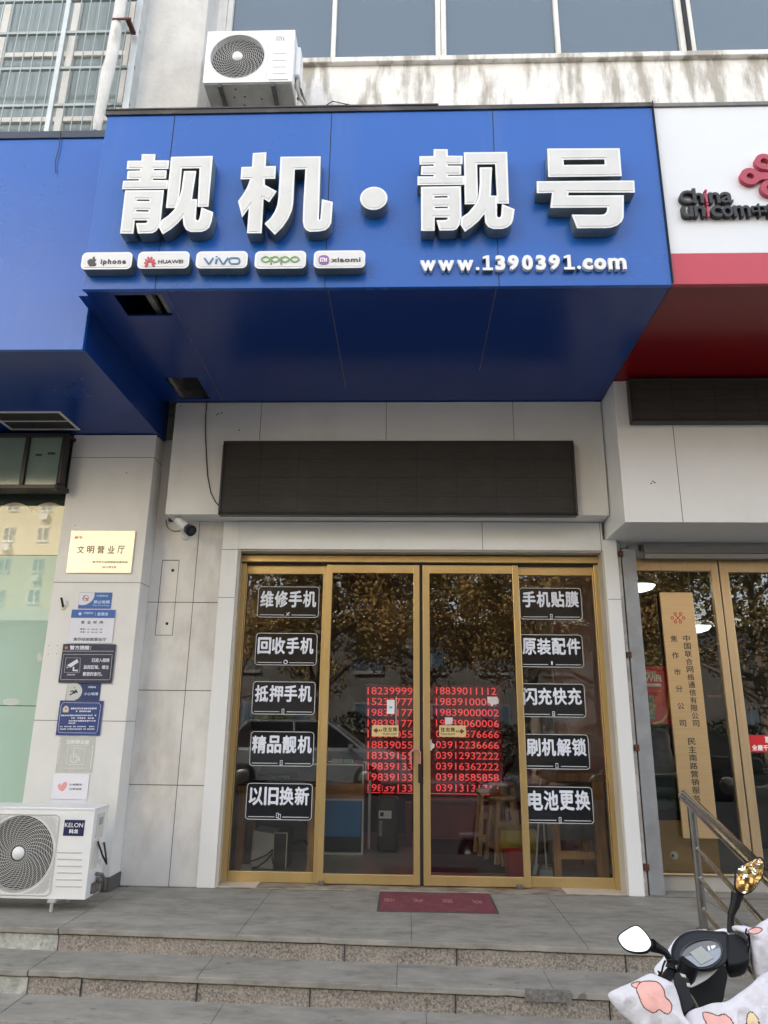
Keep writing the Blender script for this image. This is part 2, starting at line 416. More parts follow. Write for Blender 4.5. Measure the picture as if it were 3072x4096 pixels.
# door threshold
b = MB(); b.box(-1.39, 1.59, -.185, .02, -.005, .006, 0)
o = b.obj('threshold', thresh_m, None, .002); tag(o, kind='structure')
b = MB(); b.box(-1.385, -1.1, -.18, .0, .0, .0085); b.box(1.15, 1.585, -.18, .0, .0, .0085)
o = b.obj('threshold_slab', slab_l, None, .001); tag(o, kind='structure')

# ================================================================== the building
bld = thing('shop_building', (0, 0, 0), 'tall concrete and panel clad building that carries the blue sign and the doors', 'building')
def bb(name, b, m, bevel=.003): return mbox(name, b, m, bld, bevel)
z_sill = W(1500, 243, YW).z
# upper storeys
xc0, xc1 = W(512, 440, -.75).x, W(792, 400, -.75).x
bb('column', (xc0, xc1, -.75, 0, 4.6, 13.2), concrete, .012)
b = MB()
b.box(xc1, 8, YW, -.1, 4.2, z_sill, 0)
b.box(xc1, 8, YW-.05, -.1, z_sill-.06, z_sill, 0)
b.obj('window_parapet', sill_m, bld, .008)
b = MB(); ztop = 9.6
b.box(xc1, 8, YW, -.1, ztop, 13.2, 0)
b.box(-9, xc0, -.42, -.1, 9.2, 13.2, 0)
b.box(-9, xc0, -.42, -.1, 3.6, 5.6, 0)
b.box(-9, 8, -.099, .2, 4.0, 13.2, 0)
b.box(-25, -9, -.4, 9, -.5, 13.2); b.box(8, 25, -.4, 9, -.5, 13.2)  # unseen side and rear blocks, built tall to keep the front shaded
b.box(-25, 25, 5, 9, -.5, 13.2); b.box(-9, 8, .2, 5, 3.9, 13.2)
b.obj('wall', wall_m, bld)
wg = glass_mat('upper_glass_sky_tint', (.5, .65, .8), 2.1, (.1, .17, .24), .6)  # blue diffuse share paints the sky's reflection into the panes
def upper_window(xa, xb, mull, y=YW+.12, fr=.05):
    wn = MB()
    z0, z1 = z_sill, ztop
    wn.box(xa, xa+fr, y-.05, y+.03, z0, z1); wn.box(xb-fr, xb, y-.05, y+.03, z0, z1)
    wn.box(xa+fr, xb-fr, y-.05, y+.03, z1-fr, z1); wn.box(xa+fr, xb-fr, y-.045, y+.03, z0, z0+.02)
    edges = [xa+fr]
    for mm in mull: wn.box(mm-.022, mm+.022, y-.05, y+.03, z0+.02, z1-fr); edges += [mm-.022, mm+.022]
    edges.append(xb-fr)
    o = wn.obj('window', pvc, bld, .004)
    for k in range(0, len(edges), 2):
        mbox('pane', (edges[k], edges[k+1], y-.004, y+.004, z0+.02, z1-fr), wg, o)
    mbox('curtain', (edges[-1]-.33 if len(mull) else edges[0], edges[-1]-.12, y+.05, y+.06, z0+.02, z1), mat('pale_curtain', (.6, .68, .75), .8, var=.15, vs=8, stretch=(8, 8, .3)), o)
    return o
YF = YW+.07
wx = lambda px: W(px, 100, YF).x
upper_window(wx(905), wx(1762), [wx(1336)]); upper_window(wx(1764), wx(2735), [wx(2228)]); upper_window(wx(2752), wx(2752)+2.2, [wx(2752)+1.1])
b = MB(); b.box(wx(2735)+.002, wx(2752)-.002, YF-.02, YF+.05, z_sill, ztop); b.obj('window_joint', seam_m, bld)
b = MB(); b.box(xc1, wx(905)-.003, YW+.06, -.1, z_sill, ztop); b.obj('window_reveal', pvc, bld)
b = MB(); b.box(-9, 8, -.11, -.1, 5.5, 9.7); b.obj('room_backing', mat('dim_room', (.1, .12, .14), .8), bld)
# left window behind the bars
yl = -.5
zl = lambda py: W(250, py, yl).z
lw = MB()
g2 = Zm(0, 0, 2.9625)
xr = W(*g2(1480, 700), yl).x; xm0, xm1 = W(*g2(800, 700), yl).x, W(*g2(885, 700), yl).x
xl0, xl1 = W(*g2(-60, 700), yl).x, W(*g2(45, 700), yl).x
zb = W(*g2(500, 1560), yl).z-1.0
lw.box(xm0, xm1, yl-.04, yl+.04, zb, 9.2); lw.box(xl0, xl1, yl-.04, yl+.04, zb, 9.2); lw.box(xr, xr+.05, yl-.04, yl+.04, zb, 9.2)
z1, z2 = W(*g2(500, 672), yl).z, W(*g2(500, 1440), yl).z
for z in (z1, z2, z2-1.1, z1+1.2):
    for xa, xb in ((xl1, xm0), (xm1, xr), (xl0-1.2, xl0)): lw.box(xa, xb, yl-.03, yl+.03, z-.028, z+.028)
lwo = lw.obj('window', pvc, bld, .004)
for xa, xb in ((xl1, xm0), (xm1, xr), (xl0-1.2, xl0)): mbox('pane', (xa, xb, yl-.004, yl+.004, zb, 9.2), glass_mat('green_glass', (.6, .75, .75), 1.7, (.33, .4, .4), .75), lwo)
lb = MB()
random.seed(11)
x = xl0-1.2
while x < xr:
    wv = random.uniform(.05, .13); lb.box(x, x+wv*.9, yl+.12, yl+.14, zb, 9.2, random.choice((0, 0, 1))); x += wv
lb.obj('blind', [mat('blind_pale', (.35, .42, .42), .8, var=.2, vs=2), mat('blind_dark', (.22, .28, .28), .8)], lwo)
bb('window_pier', (xr+.055, xc0, -.5, -.42, 5.6, 9.2), wall_m)
# ground floor facade
xp0, xp1 = W(253, 2050, -.367).x, W(593, 2050, -.367).x
YP = -.367
bb('pillar', (xp0, xp1, YP, .1, .0, 3.47), panel, .004)
zpl = W(486, 3487, -.18).z
bb('plinth', (xp0-.01, xp1+.012, YP-.012, -.165, 0, zpl), mat('dark_plinth', (.09, .09, .085), .6, var=.2, vs=20), .004)
s = MB()
def hs_(py, xm, x0, x1, Y, t=.0035): z = W(xm, py, Y).z; s.box(x0, x1, Y-.0015, Y+.01, z-t/2, z+t/2)
def vs_(px, py, z0, z1, Y, t=.0035): x = W(px, py, Y).x; s.box(x-t/2, x+t/2, Y-.0015, Y+.01, z0, z1)
for py in (1830, 2330, 2884):
    hs_(py, 420, xp0, xp1+.0015, YP); z = W(420, py, YP).z; s.box(xp1-.01, xp1+.0015, YP, -.17, z-.00175, z+.00175)
YWL, YS = -.17, -.195
bb('side_wall', (xp1, -1.53, YWL, .1, 0, 3.5), panel_d, .003)
for py, xm in ((2409, 700), (2761, 640), (3139, 600)): hs_(py, xm, xp1, -1.53, YWL, .005)
vs_(790, 2200, .001, 2.76, YWL); s.box(-1.533, -1.5285, YWL-.0015, YWL+.01, 0, 2.765)
# access panel outlines
z = Zm(600, 2020, 3.686)
x0, x1, z0_, z1_ = BX(z, 130, 815, 380, 1920, YWL)
for a, c in ((x0, x1),):
    s.box(a-.002, a+.002, YWL-.0015, YWL+.01, z0_, z1_); s.box(c-.0015, c+.0015, YWL-.0015, YWL+.01, z0_, z1_); s.box(a, c, YWL-.0015, YWL+.01, z1_-.003, z1_+.003); s.box(a, c, YWL-.0015, YWL+.01, z0_-.002, z0_+.002)
zt = W(945, 2196, YS).z
ds = MB()
ds.box(-1.53, -1.395, YS, .1, 0, 2.765); ds.box(1.591, 1.70, YS, .1, 0, 2.619)
ds.box(-1.395, 1.591, YS, .1, zt, 2.765)
for sgn, x in ((-1, -1.395), (1, 1.591)):
    pass
ds.obj('door_surround', white_p, bld, .004)
rv = MB(); rv.prism([(-1.393, YS+.004, 0), (-1.375, YS+.02, 0), (-1.402, 0, 0), (-1.42, 0, 0)], (0, 0, zt))
rv.box(1.575, 1.592, YS+.012, .02, 0, zt); rv.box(-1.4, 1.6, YS+.02, .02, zt-.012, zt+.001)
rv.obj('door_reveal', mat('cream_reveal', (.5, .46, .39), .5, var=.06, vs=4), bld, .002)
hs_(2390, 910, -1.53, -1.40, YS); hs_(2198, 900, -1.53, -1.40, YS); vs_(1930, 2170, zt, 2.765, YS); hs_(2397, 2450, 1.60, 1.70, YS); vs_(2403, 2160, zt-.0, 2.765, YS)
# lintel boxes
YB, ZB = -.385, 2.77
bb('lintel_box', (-1.966, 1.606, YB, .1, ZB, 3.757), panel, .004)
for px in (1043, 1545, 2053): vs_(px, 1680, W(px, 1762, YB).z, 3.757, YB)
YU, ZU = -.737, 2.619
bb('lintel_box', (1.614, 8, YU, .1, ZU, 3.769), white_p, .004)
vs_(2712, 1900, ZU, W(2712, 1690, YU).z, YU)
vs_(1043, 2085, ZB, ZB+.02, YB)
s.obj('panel_joints', seam_m, bld)
bb('gap_shade_strip', (-2.0, -1.967, -.2, -.16, 2.765, 3.47), mat('painted_gap_shade', (.05, .045, .04), .8))  # dark strip painting the shade in the gap beside the box
# marks where old fittings were torn off
b = MB(); z = Zm(0, 2050, 2.074)
def hole(px, py, r, Y, zf=ID): p = W(*zf(px, py), Y); b.lathe([(0, p.y-.0016), (r, p.y-.0016), (r, p.y+.01)], (p.x, 0, p.z), 'Y', 12, 0)
hole(1433, 480, .013, YWL, z); hole(1385, 922, .012, YWL, z); hole(625, 107, .004, YP, z); hole(820, 1443, .005, YP, Zm(0, 1000, 1.62))
for q in ((405, 1104), (475, 1104), (400, 1175), (470, 1172)): hole(q[0], q[1], .003, YP, z)
for q in ((1404, 1068), (1416, 1062), (1436, 1056), (1170, 1010), (1550, 1168)): hole(q[0], q[1], .006, YB, Zm(0, 1000, 1.62))
for q in ((880, 1475), (890, 1462), (902, 1470)): hole(q[0], q[1], .006, YU, Zm(2048, 1000, 1.58))
b.obj('screw_holes', black_m, bld)
# interior rooms
b = MB()
def room(x0, x1, y1, z1, fz):
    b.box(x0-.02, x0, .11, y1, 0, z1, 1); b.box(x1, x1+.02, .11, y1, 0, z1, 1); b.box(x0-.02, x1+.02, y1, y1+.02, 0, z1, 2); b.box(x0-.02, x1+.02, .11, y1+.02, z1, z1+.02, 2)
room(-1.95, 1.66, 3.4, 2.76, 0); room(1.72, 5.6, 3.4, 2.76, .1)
b.obj('interior', [floor_m, inwall, mat('back_wall_shade', (.09, .085, .08), .7, var=.2, vs=2)], bld)  # ceiling and back wall coloured dark for the dim interior behind the reflections
o = mbox('interior_floor', (-1.95, 1.66, .021, 3.4, -.002, .004), floor_m); tag(o, kind='structure')
o = mbox('neighbour_floor', (1.86, 5.6, .0, 3.4, .0, .106), mat('pale_ledge', (.36, .34, .31), .5, var=.1, vs=5), None, .004); tag(o, kind='structure')

# ================================================================== blue sign canopy
can = thing('sign_canopy', (-.2, YC, ZS), 'large blue sign canopy with big white characters and a web address above the glass doors', 'shop sign')
zt_c = 5.09
mbox('fascia', (-2.035, 1.605, YC, YC+.03, ZS-.012, zt_c), blue, can, .003)
sf = MB(); xL, xR, yA, yB = -2.035, 1.605, YC+.031, -.386
xs = [xL, -1.92, -1.869, -1.66, -1.562, xR]; ys = [yA, -1.98, -1.735, -.835, -.437, yB]
for i in range(5):
    for j in range(5):
        xm, ym = (xs[i]+xs[i+1])/2, (ys[j]+ys[j+1])/2
        if -1.869 < xm < -1.562 and -1.98 < ym < -1.735: continue
        if -1.92 < xm < -1.66 and -.835 < ym < -.437: continue
        sf.box(xs[i], xs[i+1], ys[j], ys[j+1], ZS, ZS+.012)
sf.obj('soffit', blue_shaded, can, weld=True)
mbox('side_panel', (-2.035, -2.02, yA, yB, ZS+.013, zt_c-.01), blue, can); mbox('side_panel', (1.59, 1.605, yA, yB, ZS+.013, zt_c-.01), blue, can)
mbox('roof', (-2.03, 1.6, yA, YW, zt_c-.04, zt_c-.02), mat('roof_sheet', (.12, .13, .14), .6), can)
b = MB(); z = Zm(0, 0, 1.08); 
for pxa in (699, 1326, 1971): x = W(pxa, 470, YC).x; mbox('fascia_joint', (x-.0025, x+.0025, YC-.0015, YC+.01, ZS-.012, zt_c), seam_m, can)
b = MB(); 
for (p0, p1) in (((1312, 1152), (1383, 1552)), ((1985, 1155), (1918, 1480)), ((660, 1160), (890, 1600))):
    a, c = WZ(*p0, ZS), WZ(*p1, ZS); MB().prism([(a.x-.002, a.y, ZS-.0015), (a.x+.002, a.y, ZS-.0015), (c.x+.0015, c.y, ZS-.0015), (c.x-.0015, c.y, ZS-.0015)], (0, 0, .01)).obj('soffit_joint', mat('worn_edge', (.2, .17, .15), .6), can)
b = MB(); b.box(-2.045, 1.612, YC-.012, YC+.05, zt_c, zt_c+.035); b.box(-2.045, .2, YC-.016, YC+.05, zt_c+.036, zt_c+.05)
b.obj('top_trim', dark_trim, can, .003)
# steelwork seen through the two openings in the soffit
b = MB(); b.box(-2.0, -1.45, -1.9, -1.86, ZS+.1, ZS+.14); b.box(-1.7, -1.66, -2.03, -1.6, ZS+.05, ZS+.09); b.box(-1.60, -1.57, -2.0, -1.74, ZS+.02, ZS+.07)
b.box(-1.91, -1.88, -.84, -.43, ZS+.02, ZS+.08); b.box(-2.0, -1.45, -.7, -.67, ZS+.2, ZS+.24)
b.obj('steel_frame', mat('dusty_steel', (.22, .2, .18), .7, var=.4, vs=15), can)
mbox('cavity_board', (-2.02, -1.3, yA, yB, ZS+.4, ZS+.41), seam_m, can)

# characters: each traced from its own outline
def letter(zf, outer, YL=YC-.09, name='character'):
    loops = [tr(zf, lp, YL) for lp in outer]
    o = shape(name, loops, YL, YC-.004, [letter_rim, letter_side], can)
    shape('face_panel', loops, YL-.003, YL+.001, [letter_face, letter_face], o, off=-.0125)
    return o
A = Zm(470, 590, 4.1475)
def arc(cx, cy, rx, ry, a0, a1, n=8): return [(cx+rx*math.cos(R(a0+(a1-a0)*k/n)), cy-ry*math.sin(R(a0+(a1-a0)*k/n))) for k in range(n+1)]
qing1 = [(402, 108), (633, 110), (622, 212), (860, 214), (845, 357), (606, 354), (600, 378), (816, 377), (806, 516), (590, 515), (586, 540), (845, 541), (828, 684), (76, 693), (92, 553), (352, 546), (356, 524), (152, 524), (168, 387), (372, 382), (376, 362), (150, 360), (166, 220), (396, 218)]
yue_o = [(126, 712), (770, 706), (718, 1210), (690, 1320), (640, 1385), (580, 1420), (338, 1426), (305, 1255), (470, 1252), (492, 1235), (496, 1208), (286, 1208), (264, 1430), (42, 1425)]
yue_h1 = [(328, 862), (532, 864), (528, 890), (322, 886)]
yue_h2 = [(312, 1036), (516, 1038), (512, 1064), (306, 1060)]
jian = [(887, 155), (1582, 139), (1510, 982), (1326, 984), (1360, 345), (1070, 348), (1022, 850), (960, 1003), (802, 1003)]
er = [(1102, 390), (1307, 388), (1236, 855), (1322, 857), (1298, 1180), (1312, 1205), (1340, 1208), (1362, 1170), (1392, 992), (1588, 1072), (1560, 1230), (1520, 1330), (1460, 1375), (1390, 1400), (1210, 1400), (1140, 1365), (1095, 1290), (1080, 1160), (1000, 1255), (880, 1360), (750, 1440), (683, 1322), (722, 1210), (840, 1130), (940, 1030), (1010, 890), (1060, 700)]
letter(A, [qing1]); letter(A, [yue_o, yue_h1, yue_h2]); letter(A, [jian]); letter(A, [er], YC-.0915)
Bz = Zm(940, 590, 4.1475)
letter(Bz, [[(296, 92), (522, 78), (510, 308), (680, 306), (668, 518), (496, 520), (494, 618), (692, 726), (568, 906), (474, 850), (442, 1422), (198, 1422), (228, 1010), (118, 1160), (50, 890), (130, 780), (200, 660), (252, 525), (92, 526), (106, 322), (280, 320)]])
letter(Bz, [[(754, 154), (1422, 145), (1392, 1188), (1400, 1198), (1415, 1190), (1442, 858), (1624, 902), (1608, 1120), (1596, 1250), (1560, 1320), (1500, 1370), (1400, 1392), (1240, 1398), (1180, 1370), (1140, 1310), (1124, 1230), (1130, 1000), (1150, 640), (1166, 358), (992, 366), (968, 900), (945, 1040), (890, 1170), (790, 1320), (660, 1448), (490, 1265), (590, 1170), (660, 1060), (700, 960), (722, 800)]])
Cz = Zm(1650, 570, 3.95)
letter(Cz, [circ(0, 0, 1)] if 0 else [[(334, 104), (556, 106), (560, 208), (792, 210), (790, 344), (558, 344), (558, 366), (770, 366), (768, 508), (558, 510), (558, 528), (820, 526), (818, 668), (78, 674), (78, 534), (334, 534), (334, 512), (132, 510), (138, 372), (334, 368), (334, 345), (112, 350), (110, 216), (332, 212)]])
letter(Cz, [[(134, 700), (766, 690), (774, 1180), (745, 1300), (700, 1365), (640, 1388), (426, 1390), (376, 1226), (525, 1224), (552, 1210), (554, 1185), (352, 1185), (350, 1396), (134, 1396)], [(346, 848), (552, 846), (552, 870), (346, 874)], [(352, 1016), (556, 1014), (556, 1036), (352, 1038)]])
letter(Cz, [[(810, 155), (1496, 148), (1524, 966), (1336, 964), (1306, 342), (1022, 346), (1034, 850), (985, 974), (826, 976)]])
letter(Cz, [[(1060, 392), (1258, 390), (1238, 838), (1334, 840), (1336, 1150), (1350, 1180), (1385, 1182), (1400, 1150), (1414, 972), (1614, 1052), (1590, 1220), (1560, 1290), (1500, 1340), (1420, 1364), (1280, 1366), (1200, 1335), (1150, 1270), (1136, 1130), (1050, 1235), (940, 1330), (828, 1410), (756, 1296), (776, 1180), (880, 1110), (980, 990), (1040, 860), (1062, 640)]], YC-.0915)
Dz = Zm(2130, 570, 3.95)
letter(Dz, [[(232, 95), (1378, 90), (1410, 530), (248, 545)], [(490, 272), (1136, 266), (1142, 348), (496, 354)]])
letter(Dz, [[(66, 612), (1610, 600), (1618, 790), (572, 790), (566, 836), (1444, 832), (1440, 1180), (1410, 1250), (1340, 1310), (1240, 1344), (1140, 1352), (702, 1354), (618, 1138), (1060, 1142), (1130, 1135), (1170, 1100), (1182, 1026), (282, 1032), (308, 795), (68, 800)]])
c0 = W(1495, 793, YC-.09); rr_ = (W(1550, 793, YC-.09).x-W(1440, 793, YC-.09).x)/2
o = shape('round_dot', [circ(c0.x, c0.z, rr_, 48)], YC-.09, YC-.004, [letter_rim, letter_side], can)
shape('face_panel', [circ(c0.x, c0.z, rr_, 48)], YC-.093, YC-.089, [letter_face, letter_face], o, off=-.0125)
# web address
E = Zm(1650, 980, 1.8433)
YT = YC-.03
wtxt = [('w', 58, 112, 172, 190), ('w', 190, 112, 308, 188), ('w', 330, 110, 450, 188), ('.', 466, 160, 494, 187), ('1', 515, 76, 592, 185), ('3', 612, 75, 684, 185), ('9', 704, 73, 784, 183), ('0', 808, 72, 888, 183), ('3', 912, 72, 984, 182), ('9', 1006, 70, 1088, 181), ('1', 1114, 72, 1194, 180), ('.', 1214, 150, 1244, 180), ('c', 1256, 96, 1330, 180), ('o', 1342, 95, 1430, 180), ('m', 1446, 94, 1578, 178)]
for ch, a, b_, c, d in wtxt:
    bx = BX(E, a, b_, c, d, YT)
    if ch == '.':
        cx, cz_ = (bx[0]+bx[1])/2, (bx[2]+bx[3])/2
        shape('web_address_letter', [circ(cx, cz_, (bx[1]-bx[0])/2, 20)], YT, YC-.002, [white_t, letter_side], can)
    elif ch == '1':
        f1 = lambda u, v: (bx[0]+(bx[1]-bx[0])*u, bx[2]+(bx[3]-bx[2])*v)
        shape('web_address_letter', [[f1(*q) for q in ((.02, 0), (1, 0), (1, .17), (.68, .17), (.68, 1), (.42, 1), (.05, .9), (.05, .74), (.35, .81), (.35, .17), (.02, .17))]], YT, YC-.002, [white_t, letter_side], can)
    else: text('web_address_letter', ch, bx, YT, white_t, can, bold=.045 if ch != 'm' else .03, depth=.028)
# light boxes with makers' marks
def lbox(px0, px1, py0, py1, label):
    zf = Zm(0, 0, 1)
    bx = BX(ID, px0, py0, px1, py1, YC-.075)
    t = thing('light_box', ((bx[0]+bx[1])/2, YC-.075, bx[2]), label, 'light box', 'small rounded light boxes under the big characters')
    lp = rrect(bx[0], bx[1], bx[2], bx[3], .032)
    shape('casing', [lp], YC-.075, YC-.004, [letter_rim, letter_side], t)
    shape('face_panel', [lp], YC-.078, YC-.074, [mat('light_box_face', (.78, .79, .8), .4, var=.03, vs=4, dirt=(.45, .4, .35), dirt_amt=.4, dscale=(9, 9, 1.5), dlo=.6, dhi=.8)]*2, t, off=-.012)
    return t, bx
YM = YC-.0815
F = Zm(310, 980, 2.765); G = Zm(900, 980, 2.765)
grey_ink = mat('grey_ink', (.06, .06, .065), .5)
t, bx = lbox(326, 528, 1009, 1077, 'white light box with a dark bitten apple mark, leftmost of the row under the characters')
ap = tr(F, smoothpoly([(128, 160), (148, 152), (163, 160), (182, 150), (204, 160), (192, 176), (193, 196), (206, 206), (196, 224), (180, 234), (160, 226), (142, 234), (124, 222), (110, 198), (112, 174)], 5), YM)
shape('emblem', [ap], YM, YM+.004, [grey_ink]*2, t)
shape('emblem', [tr(F, smoothpoly([(164, 152), (168, 138), (186, 126), (188, 138), (178, 148)], 5), YM)], YM, YM+.004, [grey_ink]*2, t)
text('lettering', 'iphone', BX(F, 255, 152, 532, 222, YM), YM, grey_ink, t, .022, .004, spacing=1.2)
t, bx = lbox(551, 757, 1006, 1074, 'white light box with a red flower mark between the apple box and the vivo box')
rf = mat('coral_ink', (.55, .08, .1), .5)
cx, cy_ = 800, 212
for k in range(8):
    a = R(198-k*(216/7)); L = 78 if k in (3, 4) else (72 if k in (2, 5) else (66 if k in (1, 6) else 60))
    dx, dy = math.cos(a), -math.sin(a)*1.1; nx, ny = -dy, dx
    st = 18
    pts = [(cx+dx*st, cy_+dy*st), (cx+dx*L*.6+nx*11, cy_+dy*L*.6+ny*11), (cx+dx*L*.92+nx*9, cy_+dy*L*.92+ny*9), (cx+dx*L, cy_+dy*L), (cx+dx*L*.92-nx*9, cy_+dy*L*.92-ny*9), (cx+dx*L*.6-nx*11, cy_+dy*L*.6-ny*11)]
    shape('emblem', [tr(F, smoothpoly(pts, 4), YM)], YM, YM+.004, [rf]*2, t)
text('lettering', 'HUAWEI', BX(F, 892, 162, 1166, 200, YM), YM, grey_ink, t, .008, .004)
t, bx = lbox(784, 990, 1005, 1073, 'white light box with thin blue vivo lettering, middle of the row')
vb = mat('steel_blue_ink', (.07, .2, .38), .5)
def stroke(zf, pts, wd, Y, m, parent, name='lettering', closed=False, dp=.004):
    P = tr(zf, pts, Y); L = [Vector(p) for p in P]; n = len(L); a = []; b_ = []
    for i in range(n):
        if closed: d = L[(i+1) % n]-L[i-1]
        else: d = L[min(i+1, n-1)]-L[max(i-1, 0)]
        d.normalize(); nn = Vector((-d.y, d.x))*wd/2; a.append(tuple(L[i]+nn)); b_.append(tuple(L[i]-nn))
    if closed: return shape(name, [a, b_], Y, Y+dp, [m]*2, parent)
    return shape(name, [a+b_[::-1]], Y, Y+dp, [m]*2, parent)
H = Zm(310, 980, 2.765)
zv = Zm(784, 1005, 1)
stroke(H, [(1402, 143), (1448, 207), (1458, 207), (1500, 140)], .011, YM, vb, t)
stroke(H, [(1540, 155), (1528, 208)], .012, YM, vb, t); stroke(H, [(1540, 122), (1537, 133)], .012, YM, vb, t)
stroke(H, [(1558, 140), (1606, 207), (1618, 207), (1665, 140)], .011, YM, vb, t)
stroke(G, rrect(46, 160, 142, 206, 28), .01, YM, vb, t, closed=True)
t, bx = lbox(1019, 1224, 1004, 1074, 'white light box with pale green rounded oppo lettering, a rust streak down its face')
gb = mat('leaf_green_ink', (.2, .36, .12), .5)
for cx in (450, 555, 665, 772): stroke(G, smoothpoly([(cx-47, 157), (cx, 127), (cx+47, 157), (cx, 187)], 7), .009, YM, gb, t, closed=True)
for x in (509, 620): stroke(G, [(x, 130), (x, 212)], .01, YM-.0006, gb, t)
t, bx = lbox(1255, 1461, 1002, 1072, 'white light box with a purple rounded square mark, rightmost of the row under the characters')
pu = mat('purple_ink', (.3, .13, .4), .5)
shape('emblem', [tr(G, smoothpoly([(1045, 125), (1092, 111), (1140, 125), (1151, 163), (1140, 203), (1092, 216), (1045, 203), (1033, 163)], 5), YM)], YM, YM+.003, [pu]*2, t)
YM2 = YM-.002
for q in ([(1056, 185), (1056, 145), (1095, 145), (1100, 152), (1100, 185)], [(1078, 160), (1078, 185)], [(1120, 143), (1120, 185)]): stroke(G, q, .008, YM2, white_t, t, 'emblem')
text('lettering', 'xiaomi', BX(G, 1176, 138, 1498, 185, YM), YM, grey_ink, t, .022, .004, spacing=1.1)

# ================================================================== left blue canopy
YL_ = -1.824; ZL = 3.477
xR_ = -2.1; zlt = W(200, 556, YL_).z
lc = thing('blue_canopy', (-4, YL_, ZL), 'plain blue sign canopy hanging lower at the left edge of the photo', 'canopy')
mbox('fascia', (-9, xR_, YL_, YL_+.03, ZL-.012, zlt), blue, lc, .003)
mbox('soffit', (-9, xR_, YL_+.031, -.3, ZL, ZL+.012), blue_shaded, lc)
mbox('side_panel', (xR_-.015, xR_, YL_+.031, -.17, ZL+.013, zlt-.02), blue_shaded, lc)
mbox('roof', (-9, xR_-.02, YL_+.03, -.43, zlt-.04, zlt-.02), MATS['roof_sheet'], lc)
mbox('top_trim', (-9, xR_+.01, YL_-.012, YL_+.06, zlt, zlt+.06), mat('blue_black_trim', (.03, .045, .08), .5), lc, .003)
mbox('filler_panel', (xR_+.001, -2.036, YC+.09, YL_+.009, ZS, ZS+.004), blue_shaded, lc); mbox('filler_panel', (xR_+.001, -2.036, YL_+.01, -.386, ZS, ZS+.012), blue_shaded, lc)
vt = thing('air_vent', (-3, -.66, ZL), 'white framed air vent with dark slats in the underside of the left blue canopy', 'vent')
b = MB(); x0, x1, y0, y1 = -3.30, -2.715, -.84, -.475
for q in ((x0, x1, y0, y0+.02), (x0, x1, y1-.02, y1), (x0, x0+.02, y0+.02, y1-.02), (x1-.02, x1, y0+.02, y1-.02), (x0+.02, x1-.02, -.662, -.65)): b.box(*q, ZL-.008, ZL-.001)
b.obj('frame', white_pl, vt)
b = MB()
for k in range(26): x = x0+.03+k*.021; b.box(x, x+.004, y0+.02, y1-.02, ZL-.006, ZL-.001)
b.obj('slats', mat('dusty_slat', (.12, .1, .08), .7), vt)
mbox('backing', (x0+.02, x1-.02, y0+.02, y1-.02, ZL-.002, ZL-.0005), seam_m, vt)

# ================================================================== white and red canopy at the right
ZUS = 3.774; YUC = -2.05
uc = thing('neighbour_sign', (4, YUC, ZUS), 'white sign with a red band and black lettering at the right of the blue sign', 'shop sign')
zred = W(2850, 1013, YUC).z; zut = W(2850, 428, YUC).z
mbox('white_panel', (1.611, 8, YUC, YUC+.03, zred, zut), mat('sign_white', (.8, .83, .87), .35, var=.02, vs=2), uc, .002)
mbox('red_band', (1.611, 8, YUC-.002, YUC+.03, ZUS-.012, zred-.002), red_p, uc, .002)
mbox('soffit', (1.611, 8, YUC+.031, YU-.001, ZUS, ZUS+.012), red_shaded, uc)
mbox('soffit', (1.611, 8, YU-.001, -.2, ZUS, ZUS+.012), red_shaded, uc)
mbox('roof', (1.62, 8, YUC+.03, YW, zut-.04, zut-.02), MATS['roof_sheet'], uc)
mbox('side_panel', (1.611, 1.625, YUC+.031, -.2, ZUS+.013, zut-.03), red_shaded, uc)
mbox('top_trim', (1.611, 8, YUC-.012, YUC+.06, zut, zut+.03), mat('grey_trim', (.2, .2, .19), .6, var=.3, vs=5), uc, .003)
b = MB(); b.box(1.6055, 1.6105, YUC-.03, -.4, ZUS-.012, zut+.03); b.obj('edge_strip', seam_m, uc)
U = Zm(2672, 580, 4.1475); YV = YUC-.035
blk = mat('black_letters', (.022, .024, .027), .45)
for ch, a, b_, c, d, m in (('C', 195, 750, 418, 960, blk), ('h', 412, 716, 590, 960, blk), ('n', 682, 780, 868, 958, blk), ('a', 872, 776, 1080, 952, blk),
                           ('u', 240, 1008, 422, 1188, blk), ('n', 440, 1006, 620, 1184, blk), ('c', 712, 998, 900, 1188, blk), ('o', 898, 1000, 1090, 1184, blk), ('m', 1092, 996, 1374, 1178, blk),
                           ('中', 1390, 970, 1636, 1180, blk), ('国', 1650, 985, 1860, 1180, blk)):
    text('lettering', ch, BX(U, a, b_, c, d, YV), YV, m, uc, .022 if ord(ch) < 200 else .02, .034)
red_l = mat('rose_letters', (.45, .05, .09), .4)
for q in ([(625, 735), (632, 765)], [(628, 790), (650, 945)], [(655, 960), (658, 990)], [(662, 1015), (676, 1185)]):
    stroke(U, q, .0135 if len(q) else 0, YV, red_l, uc, 'lettering', dp=.033)
